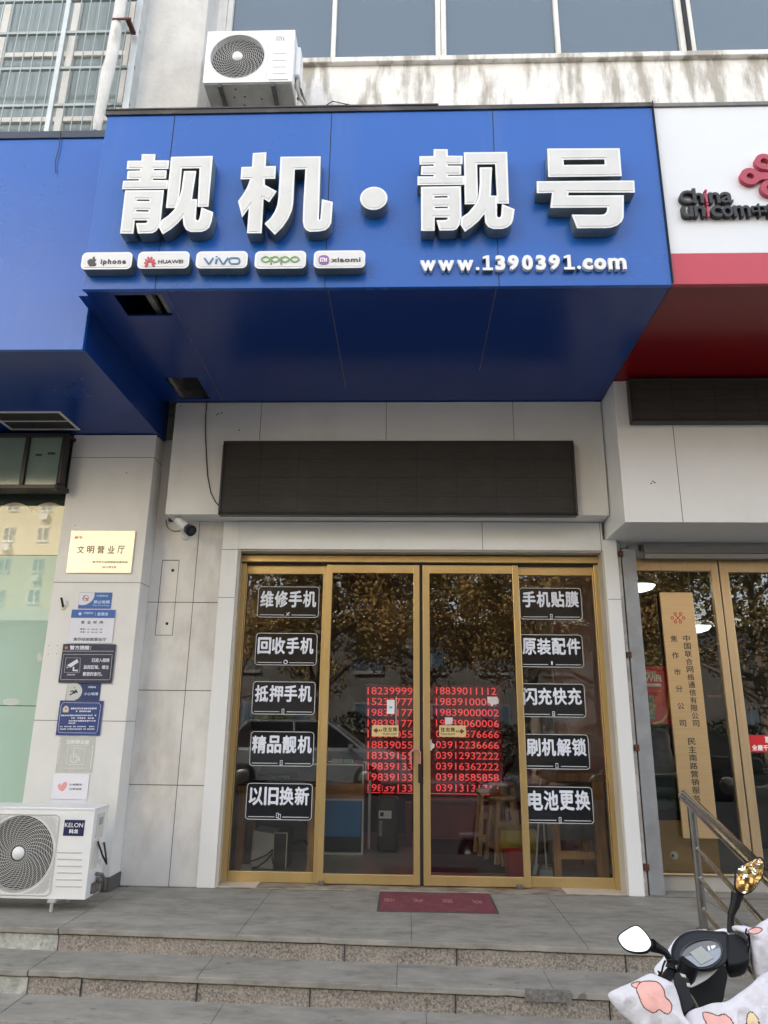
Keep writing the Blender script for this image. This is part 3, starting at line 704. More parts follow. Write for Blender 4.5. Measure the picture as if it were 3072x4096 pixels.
# knot emblem: six loops around one centre
YK = YUC-.03
kc = W(3115, 703, YK)
def ring(dx, dz, ang, ro, ri, name='emblem'):
    cx, cz_ = kc.x+dx, kc.z+dz
    a = R(ang); out = []
    for j in range(28):
        t_ = a+R(35)+(2*PI-R(70))*j/27; out.append((cx+ro*math.cos(t_), cz_+ro*math.sin(t_)))
    ex, ez = math.cos(a), math.sin(a); L = math.hypot(dx, dz)-.02
    wv = ro*.42
    out.append((cx+ex*ro*1.15-(-ez)*wv*-1*-1, cz_+ez*ro*1.15-ex*wv))
    out.append((cx+ex*L+ez*wv, cz_+ez*L-ex*wv)); out.append((cx+ex*L-ez*wv, cz_+ez*L+ex*wv))
    out.append((cx+ex*ro*1.15-ez*wv, cz_+ez*ro*1.15+ex*wv))
    shape(name, [out, circ(cx, cz_, ri, 20)], YK-random.uniform(0, .002), YUC-.001, [red_l, red_l], uc)
random.seed(5)
s1 = (W(3115, 703, YK)-W(3001, 703, YK)).length
ring(-s1, 0, 0, .062, .023); ring(s1, 0, 180, .062, .023)
for sx in (-1, 1):
    ring(sx*s1*.42, s1*.62, -55 if sx < 0 else 235, .06, .025); ring(sx*s1*.36, -s1*.52, 55 if sx < 0 else 125, .06, .025)
# ================================================================== dark display boards over the doors
def display(label, x0, x1, z0, z1, Yb, d=.085):
    t = thing('display_board', ((x0+x1)/2, Yb-d, z0), label, 'display board')
    scr = mat('dead_led_panel', (.02, .017, .0145), .5, var=.4, vs=7, stretch=(1, 1, 14), bump=.3, bs=60, dirt=(.04, .034, .03), dirt_amt=.5, dscale=(4, 4, 4), dlo=.5, dhi=.75)
    f = .022
    b = MB(); y0 = Yb-d
    for lp in ((x0, x1, z1-f, z1), (x0, x1, z0, z0+f)): b.box(lp[0], lp[1], y0, Yb-.001, lp[2], lp[3])
    b.box(x0, x0+f, y0, Yb-.001, z0+f, z1-f); b.box(x1-f, x1, y0, Yb-.001, z0+f, z1-f)
    b.obj('frame', led_frame, t, .012, 3)
    mbox('screen', (x0+f, x1-f, y0+.012, Yb-.01, z0+f, z1-f), scr, t)
    b = MB()
    for k in range(1, 9): x = x0+(x1-x0)*k/9; b.box(x-.001, x+.001, y0+.0105, y0+.013, z0+f, z1-f)
    for k in range(1, 4): z = z0+(z1-z0)*k/4; b.box(x0+f, x1-f, y0+.0105, y0+.013, z-.001, z+.001)
    b.obj('module_seams', mat('module_seam', (.006, .005, .005), .8), t); return t
display('long dark dead display board above the glass doors', -1.515, 1.343, 2.747, 3.378, YB)
display('dark display board under the red soffit above the neighbouring door', W(2522, 1600, -.82).x, 4.6, W(2600, 1685, -.82).z, W(2600, 1512, -.82).z, YU)
# cable down to the board
b = MB(); zc = Zm(0, 1000, 1.62)
b.tube([W(*zc(*p), YB-.006) for p in ((1340, 985), (1332, 1080), (1332, 1200), (1337, 1330), (1345, 1460), (1365, 1570), (1395, 1630), (1422, 1662))], .0042, 6)
tag(b.obj('cable', black_m), 'thin black cable hanging from the blue soffit down to the long display board', 'cable')
# ================================================================== security camera
zk = Zm(600, 2020, 3.686)
pc = W(*zk(560, 480), YWL)
t = thing('security_camera', tuple(pc), 'white bullet security camera with a dark front on the panel wall left of the doors', 'security camera')
p0, p1 = W(*zk(402, 225), YWL-.13), W(*zk(560, 345), YWL-.25)
ax = (p1-p0).normalized()
b = MB(); b.tube([p0, p0+ax*.012, p1], [.026, .031, .034], 18); b.obj('housing', white_pl, t)
b = MB(); b.tube([p1+ax*.0005, p1+ax*.012, p1+ax*.06], [.036, .044, .046], 18); b.obj('lens_hood', black_m, t)
b = MB(); b.tube([p1+ax*.058, p1+ax*.063], .026, 16); b.obj('lens', mat('lens_glass', (.01, .01, .02), .05, coat=1), t)
jb = W(*zk(520, 460), YWL)
b = MB(); b.tube([p0+ax*.09-Vector((0, 0, .03)), jb+Vector((0, -.05, .01)), jb+Vector((0, -.012, 0))], .012, 10); b.lathe([(0, YWL-.014), (.034, YWL-.014), (.036, YWL)], (jb.x, 0, jb.z), 'Y', 20)
b.obj('bracket', white_pl, t)
b = MB(); b.tube([W(*zk(*p), YWL-.008) for p in ((235, 215), (238, 270), (262, 330), (305, 370), (370, 388), (450, 380))], .004, 6); b.obj('lead', mat('grey_cable', (.15, .15, .15), .6), t)
b = MB(); b.tube([W(*zk(*p), YWL-.006) for p in ((610, 240), (640, 210), (700, 238), (860, 236), (1020, 228))], .004, 6); b.sph(W(*zk(640, 222), YWL-.012), .011, 8)
tag(b.obj('cable_scrap', mat('old_cable', (.3, .28, .25), .7)), 'loose end of cable along the underside of the panel box, right of the camera', 'cable')

# ================================================================== plates on the pillar
Y1 = YP-.002
def plate(name, zf, box, label, m, th=.004, parts=None, Y=Y1, cat='sign', rr=0.):
    bx = BX(zf, *box, Y-th)
    t = thing(name, ((bx[0]+bx[1])/2, Y-th, bx[2]), label, cat)
    if rr: shape('panel', [rrect(*bx, rr)], Y-th, Y, [m, m], t)
    else: mbox('panel', (bx[0], bx[1], Y-th, Y, bx[2], bx[3]), m, t)
    return t, bx, Y-th
def wtx(t, body, zf, box, Y, m, bold=.02, name='lettering', **k):
    return text(name, body, BX(zf, *box, Y-.0012), Y-.0012, m, t, bold, .001, **k)
z = Zm(0, 2050, 2.074)
t, bx, yp = plate('plaque', z, (570, 152, 1105, 500), 'shiny gold plaque with black lettering, topmost plate on the panel pillar', gold_pl, .014)
wtx(t, '授予：', z, (617, 196, 700, 220), yp, red_ink, .01)
for ch, x in zip('文明营业厅', (640, 722, 807, 893, 975)): wtx(t, ch, z, (x, 276, x+58, 340), yp, mat('brown_ink', (.06, .025, .01), .5), .012)
wtx(t, '焦作市工业和信息化委员会', z, (766, 402, 1060, 420), yp, MATS['brown_ink'], .01); wtx(t, '2017年9月', z, (848, 444, 962, 462), yp, MATS['brown_ink'], .01)
S1 = Zm(240, 2350, 7.373)
t, bx, yp = plate('sign', S1, (557, 145, 1517, 625), 'small blue and white no smoking sign above the opening hours sheet', cobalt, .003)
e = YP-.0062
pw = tr(S1, [(590, 150), (1020, 150), (1018, 230), (1000, 300), (950, 380), (870, 450), (770, 505), (680, 520), (600, 515), (545, 500)], e)
shape('corner_field', [pw], e, e+.001, [paper, paper], t)
cc = W(*S1(758, 315), e-.001); rr_ = .0225
shape('prohibition_ring', [circ(cc.x, cc.z, .0235), circ(cc.x, cc.z, .0195)], e-.001, e, [red_ink, red_ink], t)
stroke(S1, [(690, 235), (826, 400)], .004, e-.0012, red_ink, t, 'prohibition_bar', dp=.001); stroke(S1, [(660, 333), (840, 333)], .0045, e-.0011, ink, t, 'cigarette', dp=.001)
pale = mat('pale_blue_ink', (.5, .65, .85), .5)
wtx(t, '中国移动', S1, (1080, 215, 1415, 275), yp-.0, pale, .01); wtx(t, '禁止吸烟', S1, (990, 375, 1465, 475), yp, pale, .03); wtx(t, 'No Smoking', S1, (975, 500, 1450, 560), yp, pale, .0)
t, bx, yp = plate('sign', S1, (290, 655, 1585, 1645), 'white opening hours sheet with a blue heading', paper, .004, Y=YP-.005)
bh = BX(S1, 332, 655, 1615, 897, yp-.001); mbox('heading', (bx[0], bx[1], yp-.0015, yp-.0002, bh[2], bx[3]), cobalt, t)
y2 = yp-.0016
cc = W(*S1(590, 775), y2-.001); shape('emblem', [circ(cc.x, cc.z, .0125)], y2-.001, y2, [pale, pale], t)
wtx(t, '中国移动', S1, (695, 722, 975, 785), y2, pale, .02); wtx(t, '直营店', S1, (1100, 732, 1420, 830), y2, pale, .03); stroke(S1, [(1045, 725), (1045, 835)], .002, y2-.001, pale, t, dp=.001)
dk = mat('slate_ink', (.09, .1, .13), .5)
for ch, x in zip('营业时间', (622, 806, 985, 1168)): wtx(t, ch, S1, (x, 980, x+98, 1070), yp, dk, .03)
wtx(t, '夏季：8：30-18：30', S1, (592, 1205, 1245, 1252), yp, dk, .02); wtx(t, '冬季：8：30-18：00', S1, (585, 1292, 1238, 1340), yp, dk, .02)
wtx(t, '焦作站前路营业厅', S1, (392, 1478, 1365, 1578), yp, dk, .02)
S2 = Zm(220, 2560, 5.53)
t, bx, yp = plate('sign', S2, (125, 90, 1300, 950), 'scuffed dark navy camera warning sign with a white camera symbol', navy_d, .004, Y=YP-.01)
wh = mat('worn_white_ink', (.68, .7, .78), .5, var=.1, vs=60)
wtx(t, '警方提醒：', S2, (325, 122, 800, 215), yp, wh, .035)
cc = W(*S2(250, 170), yp-.0012); shape('emblem', [circ(cc.x, cc.z, .0125)], yp-.0012, yp, [mat('copper_ink', (.4, .17, .1), .5)]*2, t)
stroke(S2, [(160, 245), (1300, 248)], .0025, yp-.0012, wh, t, dp=.001)
stroke(S2, [(190, 318), (1265, 322), (1262, 360), (1215, 860), (1195, 880), (135, 876), (122, 860)], .0022, yp-.0012, wh, t, 'border', closed=True, dp=.001)
stroke(S2, [(242, 392), (560, 396), (545, 700), (520, 725), (205, 718)], .0018, yp-.0012, wh, t, 'border', closed=True, dp=.001)
shape('camera_symbol', [tr(S2, [(265, 560), (490, 420), (520, 490), (338, 610)], yp-.0012)], yp-.0012, yp, [wh, wh], t)
shape('camera_symbol', [tr(S2, [(250, 590), (300, 605), (262, 628)], yp-.0012)], yp-.0012, yp, [wh, wh], t)
shape('camera_symbol', [tr(S2, [(395, 590), (428, 590), (420, 655), (480, 660), (500, 645), (500, 705), (470, 690), (388, 685)], yp-.0012)], yp-.0012, yp, [wh, wh], t)
wtx(t, '已进入视频', S2, (812, 402, 1205, 490), yp, wh, .03); wtx(t, '监控区域，请注', S2, (632, 556, 1190, 645), yp, wh, .03); wtx(t, '意您的言行。', S2, (612, 706, 1045, 796), yp, wh, .03)
wtx(t, 'JIANKONG', S2, (265, 752, 440, 792), yp, wh, .02)
t, bx, yp = plate('sign', S2, (250, 940, 1000, 1345), 'navy slippery floor sign with a falling figure on a pale half circle', navy, .003)
pg = mat('pale_grey_print', (.55, .57, .56), .5)
half = [(275, 945), (480, 945), (560, 1000), (598, 1080), (600, 1150), (570, 1230), (520, 1290), (430, 1338), (235, 1338)]
shape('half_circle', [tr(S2, half, yp-.001)], yp-.001, yp, [pg, pg], t)
cc = W(*S2(436, 1055), yp-.002); shape('figure', [circ(cc.x, cc.z, .004, 14)], yp-.002, yp-.001, [ink, ink], t)
shape('figure', [tr(S2, [(450, 1090), (480, 1110), (505, 1160), (490, 1175), (465, 1160), (440, 1185), (400, 1190), (340, 1225), (318, 1225), (330, 1200), (385, 1165), (400, 1140), (325, 1150), (340, 1125), (395, 1112), (430, 1130)], yp-.002)], yp-.002, yp-.001, [ink, ink], t)
wtx(t, '中国移动', S2, (730, 1020, 905, 1065), yp, pale, .03); wtx(t, '小心地滑', S2, (640, 1155, 955, 1225), yp, pale, .02)
t, bx, yp = plate('sign', S2, (62, 1340, 1030, 2110), 'navy notice with dense tiny white writing and a pale badge inside a thin border', mat('notice_blue', (.02, .05, .2), .45, var=.1, vs=20), .004, Y=YP-.006)
brd = [(185, 1383), (980, 1395), (990, 1425), (1012, 1440), (935, 2015), (895, 2060), (90, 2048), (65, 1995), (135, 1450), (150, 1425)]
stroke(S2, brd, .0022, yp-.0012, wh, t, 'border', closed=True, dp=.001)
cc = W(*S2(240, 1530), yp-.001); shape('emblem', [tr(S2, [(205, 1470), (250, 1452), (290, 1475), (308, 1530), (290, 1598), (175, 1598), (170, 1520)], yp-.001)], yp-.001, yp, [mat('cream_ink', (.6, .55, .42), .5)]*2, t)
shape('emblem', [circ(cc.x, cc.z+.002, .0055, 14)], yp-.002, yp-.001, [mat('dark_red_ink', (.15, .03, .03), .5)]*2, t)
random.seed(21)
mk = MB()
def tiny(x0, x1, y, h, n):
    for k in range(n):
        if random.random() < .07: continue
        xa = x0+(x1-x0)*k/n; wv = (x1-x0)/n*random.uniform(.5, .75)
        a, c = W(*S2(xa, y-h/2*random.uniform(.7, 1)), yp), W(*S2(xa+wv, y+h/2*random.uniform(.7, 1)), yp)
        mk.box(a.x, c.x, yp-.001, yp-.0002, c.z, a.z)
for q in ((355, 930, 1515, 42, 14), (468, 800, 1578, 38, 9), (140, 920, 1668, 34, 20), (318, 915, 1728, 34, 13), (310, 908, 1788, 34, 12), (302, 460, 1840, 30, 5), (112, 885, 1915, 28, 24), (110, 882, 1970, 28, 28)): tiny(*q)
mk.obj('tiny_writing', wh, t)
S3 = Zm(200, 2920, 6.381)
t, bx, yp = plate('sticker', S3, (195, 165, 1120, 1090), 'worn clear sticker with a faded white wheelchair symbol', mat('worn_clear_film', (.52, .525, .5), .35, var=.06, vs=20), .001, cat='sticker')
fw = mat('faded_white_ink', (.78, .8, .79), .5, dirt=(.53, .53, .51), dirt_amt=.8, dscale=(40, 40, 40), dlo=.55, dhi=.62)
for q, wd in (([(275, 200), (190, 880)], .004), ([(1100, 380), (1030, 990)], .0045), ([(455, 455), (895, 462), (840, 885), (415, 880)], .003), ([(350, 975), (900, 975)], .0025), ([(440, 400), (960, 395)], .002)):
    stroke(S3, q, wd, yp-.001, fw, t, 'marking', closed=len(q) == 4, dp=.0008)
cc = W(*S3(612, 505), yp-.001); shape('wheelchair_symbol', [circ(cc.x, cc.z, .0036, 12)], yp-.001, yp-.0002, [fw, fw], t)
stroke(S3, [(610, 530), (600, 600), (595, 690), (720, 680), (765, 800)], .005, yp-.001, fw, t, 'wheelchair_symbol', dp=.0008); stroke(S3, [(600, 620), (690, 618)], .004, yp-.0012, fw, t, 'wheelchair_symbol', dp=.0008)
stroke(S3, [(560, 645), (515, 700), (515, 780), (560, 830), (630, 825), (690, 780), (715, 720)], .004, yp-.0011, fw, t, 'wheelchair_symbol', dp=.0008)
wtx(t, '无障碍设施', S3, (400, 250, 1010, 362), yp, fw, .03)
t, bx, yp = plate('notice', S3, (62, 1135, 972, 1770), 'white card with a small pink heart, lowest on the pillar above the outdoor unit', mat('white_card', (.78, .78, .86), .5), .006, cat='notice')
hp = [(245, 1440), (290, 1400), (340, 1350), (395, 1322), (430, 1350), (435, 1400), (410, 1470), (370, 1530), (300, 1560), (240, 1535), (205, 1475), (200, 1410), (230, 1372), (265, 1380), (285, 1400)]
hp = [(270, 1425), (340, 1350), (395, 1322), (430, 1350), (432, 1410), (400, 1480), (350, 1540), (295, 1560), (240, 1530), (205, 1470), (202, 1405), (235, 1372), (270, 1378)]
shape('heart', [tr(S3, smoothpoly(hp, 4), yp-.001)], yp-.001, yp, [mat('heart_pink', (.75, .36, .36), .5, var=.15, vs=30)]*2, t)
wtx(t, '心级服务', S3, (495, 1368, 820, 1420), yp, dk, .01); wtx(t, '让爱连接', S3, (490, 1478, 805, 1530), yp, dk, .01)
mbox('loose_sheet', (bx[0], bx[1]-.004, YP-.004, YP-.001, bx[2]-.055, bx[2]-.004), paper, t)
# broken cable stub
t = thing('cable_stub', tuple(W(*z(520, 790), YP)), 'black cable stub poking out of a filled hole in the pillar', 'cable')
b = MB(); b.tube([W(*z(*p), YP-q) for p, q in (((525, 785), .0), ((520, 765), .03), ((512, 720), .045), ((506, 706), .05))], .009, 8); b.obj('cable', black_m, t)
b = MB(); q = W(*z(528, 790), YP); b.lathe([(0, YP-.01), (.017, YP-.008), (.024, YP)], (q.x, 0, q.z), 'Y', 9); b.obj('foam_plug', mat('foam', (.75, .68, .5), .9, bump=.5, bs=60), t)

# ================================================================== air conditioner units
def guard(b, cx, cz, y, r, spokes=30, rings=13, mi=0, hub=.2, tr_=.0016, sw=1.05):
    for k in range(rings):
        rr = r*hub+(r-r*hub)*(k+1)/rings
        b.tube([(cx+rr*math.cos(2*PI*j/48), y, cz+rr*math.sin(2*PI*j/48)) for j in range(48)], tr_, 4, mi, closed=True)
    for k in range(spokes):
        a0 = 2*PI*k/spokes
        b.tube([(cx+(r*hub+(r-r*hub)*u)*math.cos(a0-sw*u), y-.002, cz+(r*hub+(r-r*hub)*u)*math.sin(a0-sw*u)) for u in [i/7 for i in range(8)]], tr_, 4, mi, cap=False)
def casing(x0, x1, y0, y1, z0, z1, cx, cz, r, name='casing'):
    b = MB(); k = 40
    # front plate with a round opening
    cor = [(x1, z1), (x0, z1), (x0, z0), (x1, z0)]
    ringp = [(cx+r*math.cos(2*PI*j/k), cz+r*math.sin(2*PI*j/k)) for j in range(k)]
    def hit(a):
        c, s = math.cos(a), math.sin(a); best = 9e9
        for (lim, d, o) in ((x1, c, cx), (x0, c, cx), (z1, s, cz), (z0, s, cz)):
            if abs(d) > 1e-6:
                t_ = (lim-o)/d
                if t_ > 1e-6: best = min(best, t_)
        return (cx+c*best, cz+s*best)
    outer = [hit(2*PI*j/k) for j in range(k)]
    vs = [(p[0], y0, p[1]) for p in ringp]+[(p[0], y0, p[1]) for p in outer]+[(p[0], y0+.05, p[1]) for p in ringp]
    fs = [(j, (j+1) % k, k+(j+1) % k, k+j) for j in range(k)]+[((j+1) % k, j, 2*k+j, 2*k+(j+1) % k) for j in range(k)]
    # corner fills
    def side(p):
        if abs(p[0]-x1) < 1e-6: return 0
        if abs(p[1]-z1) < 1e-6: return 1
        if abs(p[0]-x0) < 1e-6: return 2
        return 3
    for j in range(k):
        a, c = side(outer[j]), side(outer[(j+1) % k])
        if a != c:
            cp_ = {(0, 1): (x1, z1), (1, 2): (x0, z1), (2, 3): (x0, z0), (3, 0): (x1, z0)}[(a, c)]
            vs.append((cp_[0], y0, cp_[1])); fs.append((k+j, k+(j+1) % k, len(vs)-1))
    b.add(vs, fs)
    b.box(x0, x1, y0+.06, y1, z0, z1)
    b.add([(x0, y0, z0), (x1, y0, z0), (x1, y0, z1), (x0, y0, z1), (x0, y0+.06, z0), (x1, y0+.06, z0), (x1, y0+.06, z1), (x0, y0+.06, z1)], [(0, 4, 5, 1), (1, 5, 6, 2), (2, 6, 7, 3), (3, 7, 4, 0)])
    return b
# upper unit
ya = -1.0; u1 = Zm(780, 80, 3.318)
tl, brr = W(*u1(168, 150), ya), W(*u1(1290, 812), ya)
x0, x1 = -1.797, -1.012; z0 = W(*u1(700, 825), ya).z; z1 = W(*u1(700, 143), ya).z; y1 = -.735
t = thing('air_conditioner', ((x0+x1)/2, ya, z0), 'white outdoor unit with a round fan on brackets above the blue canopy', 'air conditioner')
fc = W(*u1(563, 480), ya); fr = (W(*u1(920, 480), ya).x-W(*u1(212, 480), ya).x)/2
casing(x0, x1, ya, y1, z0, z1, fc.x, fc.z, fr).obj('casing', mat('ac_white', (.78, .79, .8), .35, var=.02, vs=4), t, 0, weld=True)
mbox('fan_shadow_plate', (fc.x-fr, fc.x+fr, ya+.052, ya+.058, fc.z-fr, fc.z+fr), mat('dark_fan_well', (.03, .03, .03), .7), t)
b = MB(); guard(b, fc.x, fc.z, ya+.003, fr, 26, 11, tr_=.0019); b.tube([(fc.x+(fr+.004)*math.cos(2*PI*j/64), ya-.001, fc.z+(fr+.004)*math.sin(2*PI*j/64)) for j in range(64)], .0035, 6, closed=True)
b.obj('fan_guard', mat('guard_white', (.6, .6, .58), .4), t)
b = MB(); b.lathe([(0, ya-.012), (fr*.17, ya-.010), (fr*.2, ya+.002)], (fc.x, 0, fc.z), 'Y', 28); b.obj('hub_cap', MATS['ac_white'], t)
b = MB()
for j in range(5):
    a = 2*PI*j/5; b.add([(fc.x+rr*math.cos(a+da), ya+yy, fc.z+rr*math.sin(a+da)) for rr, da, yy in ((.04, 0, .03), (fr*.92, -.1, .035), (fr*.92, .75, .048), (.04, .9, .045))], [(0, 1, 2, 3)])
b.obj('fan_blades', mat('fan_grey', (.03, .03, .03), .6), t)
b = MB()
for yy in (448, 537, 625, 713): bx = BX(u1, 1030, yy-3, 1205, yy+3, ya); b.box(bx[0], bx[1], ya-.0012, ya+.004, bx[2], bx[3])
bx = BX(u1, 975, 788, 1235, 798, ya); b.box(bx[0], bx[1], ya-.002, ya+.004, bx[2], bx[3]); px_ = W(*u1(965, 500), ya).x; b.box(px_-.001, px_+.001, ya-.0008, ya+.003, z0+.01, z1-.01)
b.obj('vent_lines', mat('soft_grey', (.3, .3, .29), .6), t)
lg = mat('logo_grey', (.22, .22, .22), .5)
for q in ([(1086, 272), (1086, 222), (1140, 222), (1146, 230), (1146, 272)], [(1115, 243), (1115, 272)], [(1178, 220), (1178, 272)]): stroke(u1, q, .0065, ya-.0022, lg, t, 'emblem', dp=.002)
mbox('base_tray', (x0+.01, x1-.01, ya+.01, y1-.01, z0-.012, z0-.001), mat('tray_grey', (.3, .3, .28), .5, var=.15, vs=8), t, .002)
b = MB(); 
for q in ((540, 920), (525, 1028), (885, 1050), (660, 1132), (662, 1020)): p = WZ(*u1(*q), z0-.0125); b.lathe([(0, z0-.0135), (.009, z0-.0135), (.009, z0-.01)], (p.x, p.y, 0), 'Z', 12)
b.obj('drain_holes', black_m, t)
b = MB(); b.box(x1+.0, x1+.045, ya+.08, y1-.02, z0+.16, z1-.1); b.obj('valve_cover', MATS['ac_white'], t, .012)
b = MB(); b.box(x1+.001, x1+.03, ya+.12, ya+.2, z0+.12, z0+.155); b.tube([(x1+.01, -.85, z0+.1), (x1+.05, -.85, z0+.06), (x1+.06, -.85, z0+.02), (x1+.03, -.84, z0-.03)], .016, 8); b.obj('valves', black_m, t)
b = MB()
b.tube([(x1+.02, -.86, z0+.24), (x1+.02, -.88, z0+.08), (x1+.05, -.85, z0-.03), (x1+.13, -.75, z0-.09), (x1+.12, -.62, z0-.1), (x1-.1, -.55, z0-.09)], .016, 8)
b.tube([(x1+.03, -.85, z0+.12), (x1+.09, -.8, z0-.01), (x1+.1, -.65, z0-.08), (x1+.0, -.53, z0-.1)], .012, 8)
b.obj('pipes', mat('wrapped_pipe', (.42, .4, .36), .7, var=.2, vs=20), t)
for px in (318, 1030):
    p = WZ(*u1(px, 830), z0-.02)
    b = MB(); b.box(p.x-.017, p.x+.017, ya+.0, YW, z0-.047, z0-.014); b.box(p.x-.017, p.x-.013, YW-.03, YW, z0-.3, z0-.045); b.box(p.x-.017, p.x+.017, YW-.004, YW, z0-.32, z0+.05)
    b.tube([(p.x, ya+.1, z0-.045), (p.x, YW-.01, z0-.3)], .012, 4, sm=False)
    b.obj('bracket', mat('bracket_steel', (.045, .045, .045), .5, var=.3, vs=20), t, .002)
b = MB(); b.tube([(x1+.1, -.7, z0-.09), W(1330, 405, YW-.02), W(1400, 420, YW-.03), W(1460, 434, YW-.05)], .005, 6)
tag(b.obj('cable', black_m), 'black cable running from the upper outdoor unit along the stained parapet', 'cable')

# lower unit
k2 = Zm(0, 2900, 1.8433)
yk = -.919; x0, x1, y1, z0, z1 = -2.86, -2.043, -.69, .072, .598
t = thing('air_conditioner', ((x0+x1)/2, yk, 0), 'white outdoor unit with a dark blue badge standing at the foot of the pillar', 'air conditioner')
cx, cz_ = -2.513, .334
casing(x0, x1, yk, y1, z0, z1, cx, cz_, .225).obj('casing', MATS['ac_white'], t, 0, weld=True)
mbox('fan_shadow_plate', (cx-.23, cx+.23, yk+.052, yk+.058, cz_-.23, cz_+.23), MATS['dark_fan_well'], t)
b = MB(); guard(b, cx, cz_, yk-.004, .228, 32, 17, tr_=.0019, sw=.9)
# square frame of the guard with hatched corners
fr_ = rrect(cx-.242, cx+.242, z0+.02, z1-.03, .03, 4)
b.tube([(p[0], yk-.003, p[1]) for p in fr_], .0045, 6, closed=True)
for sx in (-1, 1):
    for sz in (-1, 1):
        for k in range(9):
            u = .245+.009*k; p = []
            for j in range(11):
                a = R(45*1+(-28+5.6*j)); X, Z_ = cx+sx*u*math.cos(a), cz_+sz*u*math.sin(a)
                if abs(X-cx) < .238 and z0+.024 < Z_ < z1-.034: p.append((X, yk-.004, Z_))
            if len(p) > 1: b.tube(p, .0016, 4, cap=False)
b.obj('fan_guard', mat('guard_grey', (.55, .55, .53), .4), t)
b = MB(); b.lathe([(0, yk-.016), (.035, yk-.014), (.041, yk-.002)], (cx, 0, cz_), 'Y', 28); b.obj('hub_cap', MATS['ac_white'], t)
b = MB()
for j in range(4):
    a = 2*PI*j/4+.3; b.add([(cx+rr*math.cos(a+da), yk+yy, cz_+rr*math.sin(a+da)) for rr, da, yy in ((.04, 0, .025), (.2, -.1, .035), (.2, .9, .048), (.04, 1.0, .045))], [(0, 1, 2, 3)])
b.obj('fan_blades', MATS['fan_grey'], t)
bx = BX(k2, 470, 700, 620, 818, yk-.003); o = mbox('badge', (bx[0], bx[1], yk-.003, yk, bx[2], bx[3]), mat('badge_blue', (.01, .015, .08), .35), t)
text('badge_lettering', 'KELON', BX(k2, 478, 722, 612, 754, yk-.0045), yk-.0045, white_t, o, .0, .001); text('badge_lettering', '科龙', BX(k2, 508, 768, 576, 800, yk-.0045), yk-.0045, white_t, o, .03, .001)
b = MB()
for yy in (940, 990, 1040, 1090, 1140, 1190): bx = BX(k2, 422 if yy < 1100 else 410, yy-4, 605, yy+5, yk); b.box(bx[0], bx[1], yk-.003, yk+.002, bx[2], bx[3])
b.obj('vent_ribs', mat('rib_grey', (.5, .5, .49), .5), t, .0012)
b = MB(); b.box(x0, x1+.004, yk-.004, y1+.003, z1, z1+.014); b.obj('lid', MATS['ac_white'], t, .004)
b = MB(); b.box(x1, x1+.007, yk+.05, yk+.16, .42, .57); b.box(x1, x1+.006, yk+.03, yk+.12, .24, .41); b.obj('side_panel', mat('aged_white', (.62, .61, .57), .5, var=.1, vs=10), t, .002)
b = MB(); b.box(x1+.007, x1+.009, yk+.07, yk+.13, .5, .545); b.obj('data_label', mat('label_grey', (.35, .36, .38), .5, var=.3, vs=80), t)
b = MB(); b.tube([(x1+.01, yk+.08, .40), (x1+.035, yk+.12, .31), (x1+.05, yk+.17, .25), (x1+.03, yk+.19, .3), (x1+.012, yk+.18, .38)], .0065, 6); b.obj('power_lead', black_m, t)
b = MB(); b.tube([(x1+.005, yk+.12, .2), (x1+.04, yk+.14, .19), (x1+.05, yk+.17, .15), (x1+.03, yk+.22, .08)], .012, 8); b.sph((x1+.03, yk+.13, .16), .022, 10); b.box(x1, x1+.03, yk+.07, yk+.15, .09, .15); b.obj('valves', mat('dirty_dark', (.12, .11, .1), .6, var=.4, vs=30), t, .003)
b = MB()
for x in (x0+.15, -2.25):
    b.box(x-.025, x+.025, yk-.02, y1+.02, .052, .071); b.tube([(x, yk-.005, .0), (x, yk-.005, .055)], .011, 8)
    b.tube([(x, y1+.0, .0), (x, y1+.0, .055)], .011, 8)
b.obj('feet', mat('foot_grey', (.4, .4, .38), .5), t, .002)

# ================================================================== burglar bars and drain pipe at the upper left
yg = -.86
t = thing('window_grille', tuple(W(250, 500, yg)), 'grey steel burglar bars over the upper left window', 'window grille')
zt_, zb_ = 9.2, zlt+.06-.3
b = MB()
rails = [(400, .02), (820, .02), (1258, .02)]
xg1 = W(*g2(1470, 790), yg).x
for py, th in rails: z = W(*g2(500, py), yg).z; b.box(-5.2, xg1+.1, yg-.014, yg+.014, z-.014, z+.014)
for k in (1, 2): z = W(*g2(500, 400), yg).z+.4*k; b.box(-5.2, xg1+.1, yg-.014, yg+.014, z-.014, z+.014)
b.obj('rail', grille_m, t, .002)
b = MB(); x = W(*g2(690, 820), yg).x
b.box(x-.022, x+.022, yg-.022, yg+.018, zb_, zt_); b.box(xg1+.04, xg1+.1, yg-.015, -.42, W(*g2(1500, 1370), yg).z, zt_); b.obj('post', mat('post_steel', (.52, .55, .55), .4, metal=.4, var=.1, vs=6), t, .003)
b = MB(); xq = W(*g2(255, 820), yg).x; dxx = W(*g2(372, 820), yg).x-xq
for k in range(-16, 12):
    X = xq+dxx*k
    if -5.1 < X < xg1+.03 and abs(X-x) > .03: b.tube([(X, yg-.01, zb_), (X, yg-.01, zt_)], .0062, 6)
b.obj('bars', grille_m, t)
yd = -1.0
b = MB(); pts = [W(*g2(*p), yd) for p in ((1500, -260), (1440, 0), (1415, 150), (1380, 330), (1350, 520), (1310, 740), (1270, 880), (1245, 1000), (1215, 1180), (1190, 1290), (1175, 1380), (1150, 1480), (1138, 1560))]
b.tube(pts, [.052, .052, .05, .048, .052, .05, .056, .052, .046, .042, .04, .036, .026], 10)
t = thing('drain_pipe', tuple(pts[-1]), 'dirty white wrapped drain pipe leaning across the upper left window bars', 'pipe')
